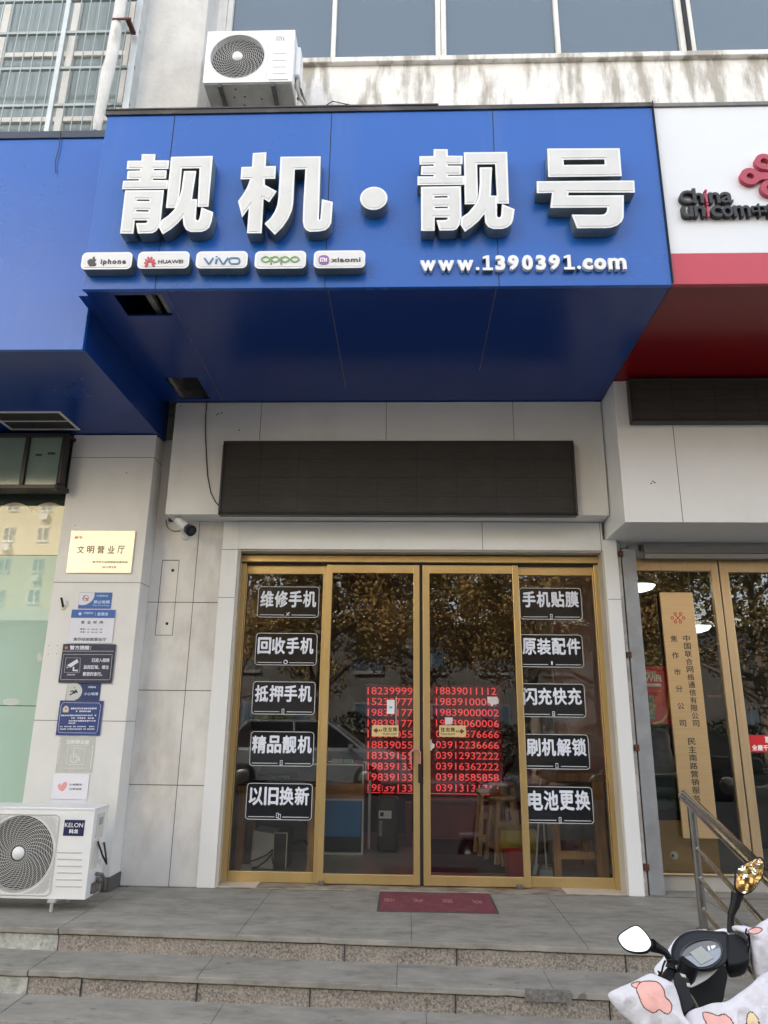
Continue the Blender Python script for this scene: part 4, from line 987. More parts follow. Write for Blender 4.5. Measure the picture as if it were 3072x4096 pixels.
b.obj('pipe', mat('wrapped_plastic', (.66, .65, .62), .55, var=.12, vs=6, bump=.5, bs=9, dirt=(.3, .26, .2), dirt_amt=.6, dscale=(8, 8, 3), dlo=.55, dhi=.72), t)
b = MB(); q = W(*g2(1450, 255), yd); b.box(q.x-.07, q.x+.1, yd-.05, yd-.04, q.z-.035, q.z-.015); b.box(q.x+.05, q.x+.09, yd-.04, -.9, q.z-.04, q.z-.01); b.obj('clamp', rust, t)
b = MB(); b.tube([W(*g2(*p), -.78) for p in ((1665, -200), (1640, 0), (1610, 250), (1560, 600), (1510, 950), (1470, 1180), (1435, 1385))], .011, 6)
tag(b.obj('cable', black_m), 'thick black cable down the edge of the concrete column', 'cable')
b = MB(); b.tube([W(*q, YL_-.014) for q in ((240, 526), (241, 550), (236, 590), (228, 620), (220, 650), (222, 690))], .0035, 6)
tag(b.obj('cable', black_m), 'short black wire dangling over the front of the left blue canopy', 'cable')
# ================================================================== shop window at the far left
YG = -.25
t = thing('shop_window', (-4, YG, 0), 'film covered shop window with a wavy cream top left of the pillar', 'window')
xg = xp0-.002
za, zb2, zc_, zd = W(60, 1968, YG).z, W(100, 2222, YG).z, W(60, 2823, YG).z, .0
def wave(px0, py, n=60):
    out = []
    for k in range(n+1):
        px = -700+(255+700)*k/n
        u = ((px+700) % 138)/138
        py_ = 2048-38*abs(math.sin(PI*u))**.6
        q = W(px, py_, YG); out.append((min(q.x, xg), q.z))
    return out
wv = wave(0, 0)
shape('cream_film', [[(-6, zb2+.004), (xg, zb2+.004)]+[(xg, wv[-1][1])]+wv[::-1][1:]+[(-6, wv[0][1])]], YG-.001, YG, [film2, film2], t)
mbox('glass', (-6, xg, YG+.001, YG+.007, zb2+.004, za), glass_mat('dark_clear_glass', (.5, .55, .5), 1.9, (.07, .09, .075), .75), t)
mbox('mint_film_pane', (-6, xg, YG, YG+.007, zc_+.003, zb2), film, t); mbox('mint_film_pane', (-6, xg, YG, YG+.007, 0.02, zc_-.003), film, t)
b = MB(); b.box(-6, xg, YG+.002, YG+.012, zb2, zb2+.004); b.box(-6, xg, YG+.002, YG+.012, zc_-.003, zc_+.003); b.obj('joint', seam_m, t)
mbox('backing', (-6, xg, YG+.1, YG+.12, 0, 3.47), mat('window_backing', (.12, .16, .14), .8), t)
mbox('header_panel', (-6, xg, YG-.0, YG+.02, za+.001, 3.47), mat('olive_header', (.14, .16, .14), .3, var=.1, vs=2), t)
wg_ = mat('scraped_white', (.6, .63, .6), .7)
for q in ([(20, 1520), (60, 1512), (100, 1520), (100, 1545), (60, 1552), (22, 1545)], [(206, 1270), (225, 1262), (232, 1300), (210, 1305)]):
    shape('scraped_patch', [tr(Zm(0, 1700, 1.3833), smoothpoly(q, 4), YG-.001)], YG-.0015, YG-.0005, [wg_, wg_], t)
t = thing('hanging_window', (-3.4, -.5, 3.0), 'dark framed pair of pale green panes high beside the pillar under the left blue soffit', 'window')
YH = -.5; z = Zm(0, 1000, 1.62)
xr_, zt2, zb3 = W(*z(425, 1350), YH).x, W(*z(250, 1185), YH).z, W(*z(200, 1545), YH).z
b = MB(); zt2 = min(zt2, 3.47); f = .05
b.box(-5, xr_, YH, YH+.16, zt2-.03, zt2); b.box(-5, xr_-.0, YH, YH+.16, zb3, zb3+.035); b.tube([(xr_-.03, YH+.03, zb3+.02), (xr_-.03, YH+.03, zt2-.01)], .032, 12); xm = W(*z(155, 1350), YH).x; b.box(xm-.018, xm+.018, YH+.01, YH+.1, zb3+.036, zt2-.031)
b.sph((xr_-.03, YH+.02, zb3+.02), .036, 12)
b.obj('frame', led_frame, t, .004)
pgm = mat('pale_green_pane', (.17, .23, .2), .12, spec=.8, var=.15, vs=3)
mbox('pane', (-5, xm-.019, YH+.03, YH+.04, zb3+.036, zt2-.031), pgm, t); mbox('pane', (xm+.019, xr_-.062, YH+.03, YH+.04, zb3+.036, zt2-.031), pgm, t)
b = MB()
for q in ((232, 1322, 272, 1334), (310, 1312, 358, 1325)): bx = BX(z, *q, YH+.028); b.box(bx[0], bx[1], YH+.024, YH+.029, bx[2], bx[3])
b.obj('latch_marks', black_m, t)
YH2 = -.5
mbox('soffit_filler', (-9, xg, YG+.02, -.1, 3.47, 3.6), inwall, t)

# ================================================================== gold glass doors
dr = thing('glass_doors', (.1, 0, 0), 'gold framed sliding glass doors with side windows under the blue canopy', 'glass doors')
L = Zm(850, 2150, 1.8433)
X = lambda px, py: W(px, py, 0).x
jl0, jl1 = -1.404, X(990, 2280); jr1, jr0 = 1.592, X(2370, 2290)
s1a, s1b = X(1310, 2270), X(1333, 2270)
ctr0, ctr1 = X(1654, 2300), X(1677, 2300); ctr2, ctr3 = X(1690, 2300), X(1716, 2300)
s2a, s2b = X(2034, 2290), X(2056, 2290)
zh0, zh1 = W(1500, 2256, 0).z, zt-.012
mbox('header', (jl0, jr1, -.075, .03, zh0, zh1-.012), gold, dr, .004)
b = MB(); b.box(jl0, jl1, -.04, .03, .007, zh0-.006); b.obj('jamb', gold, dr, .003)
b = MB(); b.box(jr0, jr1, -.04, .03, .007, zh0-.006); b.obj('jamb', gold, dr, .003)
mbox('track_shadow', (jl0, jr1, -.03, .02, zh0-.02, zh0-.001), seam_m, dr)
ztr = zh0-.016
def leaf(name, xa, xb, wa, wb, y0, y1, zbot, zt_, rt, rb, label=None):
    b = MB()
    b.box(xa, xa+wa, y0, y1, zbot, zt_); b.box(xb-wb, xb, y0, y1, zbot, zt_); b.box(xa+wa, xb-wb, y0+.002, y1-.002, zt_-rt, zt_-.001); b.box(xa+wa, xb-wb, y0+.002, y1-.002, zbot+.001, zbot+rb)
    o = b.obj(name, gold, dr, .003)
    mbox('glass', (xa+wa-.004, xb-wb+.004, (y0+y1)/2-.003, (y0+y1)/2+.003, zbot+rb-.004, zt_-rt+.004), glass, o)
    return o
w1 = s1b-s1a
leaf('side_window', jl1+.001, s1a-.001, .006, .03, -.01, .02, .007, ztr, .075, .075)
leaf('side_window', s2b+.03, jr0-.001, .006, .006, -.01, .02, .007, ztr, .075, .075)
d1 = leaf('door_leaf', s1a, ctr1, w1, ctr1-ctr0, -.045, -.012, .012, ztr, .07, .07)
d2 = leaf('door_leaf', ctr2, s2b+.028, ctr3-ctr2, .05, -.045, -.012, .012, ztr, .07, .07)
b = MB(); b.box(ctr1+.001, ctr2-.001, -.03, -.015, .01, ztr); b.obj('gasket', seam_m, dr)
for px, d in ((1662, d1), (1698, d2)):
    x = X(px, 3000)
    q0, q1 = W(px, 3005, -.08).z, W(px, 2990, -.08).z
zz0, zz1 = W(1660, 3055, -.08).z, W(1660, 2998, -.08).z
pink = mat('pink_grip', (.5, .2, .2), .35)
xa, xb = W(1643, 3030, -.08).x, W(1679, 3030, -.08).x
b = MB(); b.tube([(xa, -.07, zz0), (xa, -.075, zz1-.02), (xa+.02, -.08, zz1), (xb-.02, -.08, zz1), (xb, -.075, zz1-.02), (xb, -.07, zz0)], .009, 8)
tag(b.obj('door_lock', pink), 'pale pink u shaped lock hooked over the two middle door stiles', 'lock')
b = MB(); b.box(xb-.012, xb+.012, -.068, -.046, zz0-.14, zz0-.0); b.obj('handle', black_m, d1, .004)
for px, py in ((1283, 3543), (2078, 3555)):
    q = W(px, py, -.055); mm = MB(); mm.box(q.x-.02, q.x+.02, -.075, -.045, .007, .04); mm.box(q.x-.008, q.x+.008, -.077, -.075, .012, .03); tag(mm.obj('door_stop', steel, None, .003), 'small steel floor stop at the foot of the %s sliding door leaf' % ('left' if px < 1500 else 'right'), 'door stop')

# ---- lettered panels hung behind the side windows
card_m = mat('smoked_acrylic', (.012, .013, .016), .12, spec=.5)
rimw = mat('pale_rim', (.62, .64, .66), .4)
lav = mat('pale_lavender_letters', (.74, .78, .9), .5, var=.05, vs=30)
L2, R1, R2_ = Zm(850, 2850, 1.8433), Zm(1650, 2150, 1.8433), Zm(1650, 2850, 1.8433)
bar = mat('grey_bar', (.5, .52, .56), .5)
YD = -.008
cards = [(L, (334, 362, 786, 590), '维修手机', (350, 392, 768, 515), 'tools', 'smoked panel lettered about phone repair with crossed tools, top of the left side window'),
 (L, (316, 705, 771, 942), '回收手机', (330, 735, 748, 860), 'ring', 'smoked panel lettered about buying back phones, second from the top in the left side window'),
 (L, (293, 1062, 757, 1305), '抵押手机', (310, 1088, 735, 1213), 'phone', 'smoked panel lettered about pawning phones, middle one in the left side window'),
 (L2, (277, 140, 747, 396), '精品靓机', (287, 170, 735, 302), 'phone', 'smoked panel lettered about quality phones, fourth down in the left side window'),
 (L2, (248, 522, 735, 792), '以旧换新', (265, 548, 715, 685), 'two', 'smoked panel lettered about trading old for new, lowest in the left side window'),
 (R1, (790, 372, 1248, 605), '手机贴膜', (806, 396, 1228, 515), 'phone', 'smoked panel lettered about screen film, top of the right side window'),
 (R1, (790, 716, 1257, 957), '原装配件', (806, 742, 1242, 865), 'plug', 'smoked panel lettered about original parts, second from the top in the right side window'),
 (R1, (798, 1078, 1273, 1325), '闪充快充', (812, 1108, 1250, 1235), 'bolt', 'smoked panel lettered about fast charging, middle one in the right side window'),
 (R2_, (818, 160, 1302, 418), '刷机解锁', (836, 190, 1285, 322), 'open', 'smoked panel lettered about unlocking phones, fourth down in the right side window'),
 (R2_, (835, 547, 1331, 818), '电池更换', (848, 575, 1312, 722), 'bolt', 'smoked panel lettered about battery changes, lowest in the right side window')]
for zf, q, tx, tq, ic, lab in cards:
    bx = BX(zf, *q, YD)
    t = thing('window_card', ((bx[0]+bx[1])/2, YD, bx[2]), lab, 'window card', 'smoked lettered panels in the side windows')
    lp = rrect(*bx, .028, 8)
    shape('panel', [lp], YD, YD+.009, [card_m, card_m], t)
    r2 = rrect(bx[0]+.0045, bx[1]-.0045, bx[2]+.0045, bx[3]-.0045, .024, 8)
    shape('rim', [lp, r2], YD-.002, YD, [rimw, rimw], t)
    n = len(tx); a, b_, c, d = tq; cw = (c-a)/n
    for k, ch in enumerate(tx): text('character', ch, BX(zf, a+cw*k+cw*.03, b_, a+cw*(k+1)-cw*.03, d, YD-.003), YD-.003, lav, t, .03, .003)
    cx = (bx[0]+bx[1])/2; zz = bx[2]+.018
    w_ = bx[1]-bx[0]
    for s_ in (-1, 1): mbox('bar', (cx+s_*.03, cx+s_*(w_/2-.022), YD-.002, YD-.0002, zz, zz+.006), bar, t)
    ym = YD-.002
    ph = lambda ox, oz, wv_=.02, hv=.036: shape('symbol', [rrect(cx+ox-wv_/2, cx+ox+wv_/2, zz-.01+oz, zz-.01+oz+hv, .003, 3), rrect(cx+ox-wv_/2+.003, cx+ox+wv_/2-.003, zz-.006+oz, zz-.014+oz+hv, .001, 2)], ym-random.random()*.001, YD-.0002, [lav, lav], t)
    if ic in ('phone', 'bolt', 'open'): ph(0, 0)
    if ic == 'two': ph(-.008, .006); ph(.008, -.002)
    if ic == 'bolt': shape('symbol', [[(cx+.004, zz+.016), (cx-.005, zz+.006), (cx, zz+.006), (cx-.004, zz-.002), (cx+.005, zz+.008), (cx, zz+.008)]], ym, YD-.0002, [lav, lav], t)
    if ic == 'phone': shape('symbol', [circ(cx, zz+.008, .003, 10)], ym, YD-.0002, [lav, lav], t)
    if ic == 'plug': shape('symbol', [rrect(cx-.006, cx+.006, zz, zz+.03, .003, 3)], ym, YD-.0002, [lav, lav], t)
    if ic == 'tools':
        for s_ in (-1, 1): shape('symbol', [[(cx-.014*s_-.003, zz-.004), (cx-.014*s_+.004, zz-.006), (cx+.013*s_+.003, zz+.022), (cx+.013*s_-.004, zz+.025)]], ym-.0006*(s_+1), YD-.0002, [lav, lav], t)
    if ic == 'ring': shape('symbol', [circ(cx, zz+.008, .017, 20), circ(cx, zz+.008, .011, 16)], ym, YD-.0002, [lav, lav], t)
b = MB(); zq = R1
b.tube([W(*zq(*p), .05) for p in ((1030, 590), (1030, 720), (1035, 960), (1035, 1080), (1040, 1330))]+[W(*R2_(1045, 165), .05)], .0028, 5)
tag(b.obj('cable', mat('pale_cable', (.45, .45, .45), .5)), 'thin pale wire strung between the panels of the right side window', 'cable')
# ---- stickers on the door glass
T = Zm(1380, 2700, 2.37)
YQ = -.034
gp = mat('gold_sticker', (.68, .55, .27), .4, metal=.2)
for q, lab, txt_, sub, left in (((255, 476, 507, 582), 'pale gold push sticker with an arrow pointing left on the left door leaf', '往左推', 'PUSH LEFT', True), ((893, 478, 1145, 586), 'pale gold push sticker with an arrow pointing right on the right door leaf', '往右推', 'PUSH RIGHT', False)):
    bx = BX(T, *q, YQ); t = thing('push_sticker', ((bx[0]+bx[1])/2, YQ, bx[2]), lab, 'sticker')
    shape('panel', [rrect(*bx, .006, 4)], YQ, YQ+.0012, [gp, gp], t)
    o = 105 if left else 15
    for k, ch in enumerate(txt_): text('lettering', ch, BX(T, q[0]+o+47*k, q[1]+18, q[0]+o+40+47*k, q[1]+60, YQ), YQ-.0006, MATS['brown_ink'], t, .03, .0006)
    text('lettering', sub, BX(T, q[0]+o, q[1]+74, q[0]+o+136, q[1]+92, YQ), YQ-.0006, MATS['brown_ink'], t, .01, .0006)
    x_, y_ = (q[0]+12, q[1]+50) if left else (q[2]-12, q[1]+56); s_ = 1 if left else -1
    shape('arrow', [tr(T, [(x_, y_), (x_+s_*34, y_-27), (x_+s_*34, y_-10), (x_+s_*48, y_-10), (x_+s_*48, y_+10), (x_+s_*34, y_+10), (x_+s_*34, y_+27)], YQ)], YQ-.0006, YQ, [mat('dark_red_arrow', (.2, .03, .03), .5)]*2, t)
    for k in (0, 1): shape('arrow', [tr(T, [(x_+s_*(56+16*k), y_-9), (x_+s_*(66+16*k), y_-9), (x_+s_*(66+16*k), y_+9), (x_+s_*(56+16*k), y_+9)], YQ)], YQ-.0006, YQ, [MATS['dark_red_arrow']]*2, t)
bx = BX(T, 398, 236, 470, 368, YQ)
t = thing('paper_label', ((bx[0]+bx[1])/2, YQ, bx[2]), 'white label with a small blue square on the left door leaf', 'label')
mbox('sheet', (bx[0], bx[1], YQ, YQ+.001, bx[2], bx[3]), mat('label_white', (.75, .77, .8), .4), t); mbox('blue_square', ((bx[0]*2+bx[1])/3, (bx[0]+2*bx[1])/3+.002, YQ-.0006, YQ-.0001, (bx[2]+bx[3])/2-.012, (bx[2]+bx[3])/2+.004), mat('label_blue', (.15, .35, .55), .5), t)
torn = mat('torn_label', (.62, .56, .56), .5, var=.15, vs=40)
for q, lab in (([(1348, 205), (1440, 205), (1460, 235), (1455, 270), (1410, 280), (1390, 300), (1380, 275), (1355, 265)], 'torn whitish label over the second number row on the right door leaf'), ([(945, 402), (1022, 402), (1018, 465), (950, 472)], 'faded square label above the right push sticker'), ([(798, 610), (822, 614), (822, 640), (850, 660), (846, 690), (825, 700), (825, 716), (798, 712)], 'torn tape at the left edge of the right door leaf')):
    shape('torn_label', [tr(T, q, YQ)], YQ, YQ+.001, [torn, torn]); o = bpy.context.scene.objects[-1]
    o = [x for x in COL.objects if x.name.startswith('torn_label')][-1]; tag(o, lab, 'label')
b = MB(); q = [W(*T(*p), YQ) for p in ((485, 205), (486, 475))]; b.box(q[0].x-.0025, q[0].x+.0025, YQ, YQ+.001, q[1].z, q[0].z); tag(b.obj('tape_strip', torn), 'thin pale strip of tape above the left push sticker', 'tape')

# ================================================================== inside the shop
t = thing('number_board', (.25, 2.5, .4), 'black board of glowing red phone numbers behind the doors', 'display board')
YN = 2.5
nb = lambda x0, y0, x1, y1: BX(T, x0, y0, x1, y1, YN)
bx = nb(190, 95, 1490, 1130)
mbox('panel', (bx[0], bx[1], YN, YN+.06, bx[2], bx[3]), mat('board_red_halo', (.014, .003, .004), .4, emis=.16, ecol=(.05, .001, .003)), t, .004)  # faint red emission on the panel imitates the halo of the digits
ledr = mat('red_led', (.5, .05, .06), .5, emis=.15, ecol=(1.0, .08, .08))
Ls = ['18239999999', '15239777777', '19839177777', '19839177777', '18839055555', '18839055555', '18339155555', '19839133333', '19839133333', '19839133333']
Rs = ['18839011112', '19839100001', '19839000002', '19839060006', '03912576666', '03912236666', '03912932222', '03916362222', '03918585858', '03913131313']
for r in range(10):
    y0 = 118+r*102.2
    for s_, xo in ((Ls[r], 214), (Rs[r], 862)):
        bxx = nb(xo, y0, xo+596-(25 if s_[0] == '1' and r < 2 and xo > 500 else 0), y0+68)
        text('number_row', s_, bxx, YN-.003, ledr, t, 0, .003)
mbox('glow_strip', (bx[0]+.02, bx[1]-.02, YN-.004, YN-.001, bx[2]+.004, bx[2]+.01), ledr, t)
mbox('pedestal', (bx[0]-.02, bx[1]+.05, YN+.06, YN+.3, .005, bx[2]+.2), mat('dark_cabinet', (.03, .025, .028), .5), t)
# maroon counter under the board
t = thing('counter', (.5, 1.9, 0), 'low counter with a maroon front below the number board', 'counter')
x0, x1 = W(1700, 3200, 2.2).x, W(2005, 3200, 2.2).x
mbox('front_panel', (x0-.1, x1+.35, 2.2, 2.23, .005, W(1800, 3215, 2.2).z), maroon, t); mbox('top', (x0-.12, x1+.37, 2.17, 2.45, W(1800, 3215, 2.2).z+.001, W(1800, 3200, 2.2).z), mat('counter_top', (.09, .09, .1), .3), t, .003)
o = mbox('floor_carpet', (.13, .85, .5, 2.15, .005, .009), mat('dark_red_carpet', (.06, .018, .025), .9, var=.2, vs=30)); tag(o, 'dark red carpet on the shop floor behind the right door leaf', 'carpet')
# blue fronted cabinet
yb_ = 1.19; V = L2
bx = BX(V, 700, 634, 1113, 1050, yb_)
t = thing('display_cabinet', ((bx[0]+bx[1])/2, yb_, 0), 'white framed cabinet with a bright blue front and a wooden band', 'cabinet')
wf = mat('white_frame', (.78, .79, .79), .4)
b = MB(); f = .018; b.box(bx[0], bx[1], yb_, yb_+.02, bx[3]-f, bx[3]); b.box(bx[0], bx[1], yb_, yb_+.02, .005, .005+f); b.box(bx[1]-f, bx[1], yb_, yb_+.02, .005+f, bx[3]-f); b.box(bx[0], bx[0]+f, yb_, yb_+.02, .005+f, bx[3]-f)
b.obj('frame', wf, t, .002)
zb5 = W(*V(1000, 918), yb_).z
mbox('blue_panel', (bx[0]+f, bx[1]-f-.01, yb_+.006, yb_+.016, zb5, bx[3]-f), mat('bright_blue', (.04, .24, .6), .4), t); mbox('dark_panel', (bx[0]+f, bx[1]-f, yb_+.02, yb_+.03, .02, bx[3]-f), black_m, t)
zw = W(*V(1000, 522), yb_).z; mbox('wood_band', (bx[0]-.3, bx[1], yb_-.002, yb_+.5, bx[3]+.001, zw), wood_h, t, .002)
zg_ = W(*V(1000, 380), yb_).z; b = MB()
b.box(bx[0]-.3, bx[1]-.005, yb_, yb_+.015, zg_-.012, zg_); b.box(bx[1]-.02, bx[1]-.005, yb_, yb_+.015, zw+.001, zg_-.012); b.box(bx[1]-.02, bx[1]-.005, yb_+.45, yb_+.46, zw+.001, zg_-.012); b.box(bx[0]-.3, bx[1]-.005, yb_+.45, yb_+.46, zg_-.012, zg_)
b.obj('glass_case_frame', wf, t); mbox('case_back', (bx[0]-.3, bx[1]-.02, yb_+.3, yb_+.31, zw+.001, zg_-.012), mat('case_grey', (.14, .15, .15), .4, var=.2, vs=8), t)
mbox('body', (bx[0]-.25, bx[1]-.03, yb_+.03, yb_+.5, .005, bx[3]-.001), mat('cab_grey', (.2, .2, .2), .5), t)
# clutter on the cabinet
random.seed(9)
for k, (q, c, lab) in enumerate((((880, 340, 960, 378), (.5, .5, .48), 'small white box on the blue fronted cabinet, nearest the side window'), ((970, 345, 1030, 372), (.2, .45, .25), 'small green box on the blue fronted cabinet'), ((1040, 335, 1095, 378), (.4, .08, .09), 'small red packet on the blue fronted cabinet'))):
    bx = BX(V, *q, yb_+.1); tag(mbox('small_box', (bx[0], bx[1], yb_+.1, yb_+.2, zg_+.001, zg_+.02+.03*random.random()), mat('box_%d' % k, c, .5), None, .002), lab, 'box')
# black suitcase like speaker
ys = 1.31; bx = BX(V, 1212, 625, 1368, 1035, ys)
t = thing('speaker', ((bx[0]+bx[1])/2, ys, 0), 'tall black trolley speaker with a white label behind the left door leaf', 'speaker')
mbox('body', (bx[0], bx[1], ys, ys+.28, .005, bx[3]), mat('dark_rubber', (.025, .025, .027), .45, var=.2, vs=12), t, .03); q = BX(V, 1226, 724, 1320, 782, ys-.002); mbox('label', (q[0], q[1], ys-.003, ys-.0005, q[2], q[3]), wf, t)
q = BX(V, 1226, 795, 1252, 912, ys-.002); mbox('label', (q[0], q[1], ys-.003, ys-.0005, q[2], q[3]), mat('grey_label', (.25, .25, .25), .5, var=.5, vs=80), t); c_ = BX(V, 1236, 735, 1262, 765, ys-.004); mbox('switch', (c_[0], c_[1], ys-.008, ys-.003, c_[2], c_[3]), black_m, t)
b = MB(); b.tube([(bx[0]+.03, ys+.2, bx[3]-.01), (bx[0]+.03, ys+.2, bx[3]+.09), (bx[1]-.03, ys+.2, bx[3]+.09), (bx[1]-.03, ys+.2, bx[3]-.01)], .01, 8); b.obj('handle', black_m, t)
tt = MB(); x = W(1478, 3200, 1.5).x; tt.box(x-.012, x+.012, 1.5, 1.52, .005, W(1478, 3120, 1.5).z); tag(tt.obj('white_post', wf), 'thin white post between the blue cabinet and the black speaker', 'post')
q = BX(V, 1420, 670, 1470, 920, 1.7); tag(mbox('red_box', (q[0], q[1], 1.7, 1.9, .005, q[3]), mat('dull_red', (.2, .03, .03), .5), None, .004), 'narrow dull red carton standing behind the black speaker', 'box')
# left workbench
def legbox(b, x0, x1, y0, y1, z1): b.box(x0, x1, y0, y1, .005, z1)
yw = .44; tb = BX(V, 175, 545, 790, 585, yw)
t = thing('workbench', ((tb[0]+tb[1])/2, yw, 0), 'pine workbench behind the left side window', 'workbench')
mbox('top', (tb[0], tb[1], yw, yw+.5, tb[2]+.0, tb[3]), wood, t, .003); mbox('mat', (tb[0]+.01, tb[1]-.02, yw+.01, yw+.48, tb[3]+.001, tb[3]+.012), black_m, t, .003)
for a, c in ((178, 232), (704, 748)):
    q = BX(V, a, 600, c, 1100, yw)
    for yy in (yw+.005, yw+.43): mbox('leg', (q[0], q[1], yy, yy+.05, .005, tb[2]-.001), wood, t, .003)
q = BX(V, 280, 870, 548, 1175, .5)
t = thing('computer_tower', ((q[0]+q[1])/2, .5, 0), 'white computer tower with a curved side on the floor under the pine workbench', 'computer')
xm = W(*V(455, 1000), .5).x
b = MB(); b.prism([(q[0], .5, .006), (xm, .48, .006), (xm, .48, q[3]-.02), (q[0]+.01, .5, q[3])], (0, .3, 0)); b.obj('side_panel', mat('tower_white', (.8, .86, .87), .25), t, .012, segs=3)
mbox('front', (xm+.002, q[1], .49, .8, .006, q[3]-.02), black_m, t, .004); b = MB(); b.box(q[1]-.006, q[1]+.002, .486, .492, .01, q[3]-.01); b.box(xm, q[1], .486, .492, q[3]-.02, q[3]-.012); b.obj('edge_trim', wf, t)
b = MB(); b.tube([W(*V(*p), .46) for p in ((445, 1010), (400, 1050), (320, 1085), (265, 1105), (260, 1150))], .006, 6); b.tube([W(*V(*p), .455) for p in ((445, 1030), (400, 1090), (330, 1140), (265, 1150))], .006, 6); b.tube([W(*V(*p), .45) for p in ((440, 1020), (440, 1080), (450, 1120))], .006, 6)
tag(b.obj('cable', black_m), 'black cables trailing from the white computer tower to the floor', 'cable')
q = BX(V, 215, 1135, 290, 1170, .44); tag(mbox('power_strip', (q[0], q[1], .4, .46, .006, .045), wf, None, .005), 'white power strip on the floor left of the computer tower', 'power strip')
# monitor turned away on the bench
q = BX(V, 330, 400, 640, 505, .65)
t = thing('monitor', ((q[0]+q[1])/2, .65, tb[3]), 'black monitor seen from behind on the pine workbench', 'monitor')
b = MB(); b.prism([(q[0], .65, q[2]+.04), (q[0]+.05, .65, q[3]+.1), (q[1]-.04, .65, q[3]+.1), (q[1], .65, q[2]+.04)], (0, .04, 0)); b.obj('shell', black_m, t, .012); mbox('stand', ((q[0]+q[1])/2-.03, (q[0]+q[1])/2+.03, .67, .72, tb[3]+.013, q[2]+.06), black_m, t)
# office chair
t = thing('office_chair', (-1.0, 1.05, 0), 'black office chair with a chrome armrest behind the pine workbench', 'chair')
cx, cy0 = W(*V(640, 1000), 1.05).x, 1.05
mbox('seat', (cx-.2, cx+.2, cy0, cy0+.4, .4, .47), black_m, t, .03); mbox('backrest', (cx-.19, cx+.19, cy0+.4, cy0+.45, .52, 1.0), black_m, t, .03)
b = MB(); b.tube([(cx, cy0+.2, .1), (cx, cy0+.2, .4)], .02, 8); 
for k in range(5): a = 2*PI*k/5+.3; b.tube([(cx, cy0+.2, .12), (cx+.24*math.cos(a), cy0+.2+.24*math.sin(a), .06)], .014, 6); b.sph((cx+.24*math.cos(a), cy0+.2+.24*math.sin(a), .03), .025, 8)
b.obj('base', steel, t); b = MB(); b.tube([(cx-.22, cy0+.02, .33), (cx, cy0-.0, .345), (cx+.2, cy0+.02, .335)], .01, 6); b.obj('armrest', steel, t)
# stools
def stool(cx, cy_, h, r, rot, label):
    t = thing('wooden_stool', (cx, cy_, 0), label, 'stool', 'wooden stools behind the right door leaf')
    b = MB(); b.lathe([(0, h), (r*.96, h), (r, h-.012), (r*.96, h-.03), (0, h-.03)], (cx, cy_, 0), 'Z', 24); b.obj('seat', wood_d, t)
    P = []
    for k in range(4):
        a = rot+PI/4+k*PI/2; p0 = Vector((cx+r*.7*math.cos(a), cy_+r*.7*math.sin(a), h-.03)); p1 = Vector((cx+r*1.25*math.cos(a), cy_+r*1.25*math.sin(a), .005)); P.append((p0, p1))
        b = MB(); u = Vector((-math.sin(rot), math.cos(rot), 0))*.018; v_ = Vector((math.cos(rot), math.sin(rot), 0))*.018
        vs = [p+s1_*u+s2_*v_ for p in (p0, p1) for s1_, s2_ in ((-1, -1), (-1, 1), (1, 1), (1, -1))]
        b.add(vs, [(0, 1, 2, 3), (7, 6, 5, 4)]+[((k2_+1) % 4, k2_, k2_+4, (k2_+1) % 4+4) for k2_ in range(4)]); b.obj('leg', wood_d, t, .003)
    b = MB()
    for fr in (.38, .75):
        for k in range(4):
            a_, c_ = P[k][0].lerp(P[k][1], fr), P[(k+1) % 4][0].lerp(P[(k+1) % 4][1], fr)
            d_ = Vector((0, 0, .018)); n_ = (c_-a_).normalized().cross(Vector((0, 0, 1)))*.007
            b.add([a_+d_+n_, a_-d_+n_, a_-d_-n_, a_+d_-n_, c_+d_+n_, c_-d_+n_, c_-d_-n_, c_+d_-n_], [(0, 3, 2, 1), (4, 5, 6, 7), (0, 1, 5, 4), (1, 2, 6, 5), (2, 3, 7, 6), (3, 0, 4, 7)])
    b.obj('rungs', wood_d, t)
p = W(*R2_(655, 640), 1.0); stool(p.x, 1.0, p.z+.03, .13, .3, 'nearest wooden stool with splayed legs, in front of the number board')
p = W(*R2_(550, 590), 1.35); stool(p.x, 1.35, p.z+.03, .12, .1, 'second wooden stool, partly behind the nearest one')
p = W(*R2_(670, 540), 1.75); stool(p.x, 1.75, p.z+.03, .12, .5, 'rearmost wooden stool, its seat just above the other two')
# bucket
yb6 = .42; p0, p1 = W(*R2_(652, 1015), yb6), W(*R2_(870, 1015), yb6); rr = (p1.x-p0.x)/2; cxb = (p0.x+p1.x)/2
b = MB(); hB = p0.z
b.lathe([(0, .01), (rr*.72, .006), (rr*.93, hB-.01), (rr*1.0, hB-.008), (rr*1.0, hB), (rr*.9, hB), (rr*.69, .02), (0, .02)], (cxb, yb6, 0), 'Z', 28)
tag(b.obj('bucket', mat('red_bucket', (.62, .06, .05), .4)), 'red plastic bucket on the floor at the right edge of the right door leaf', 'bucket')
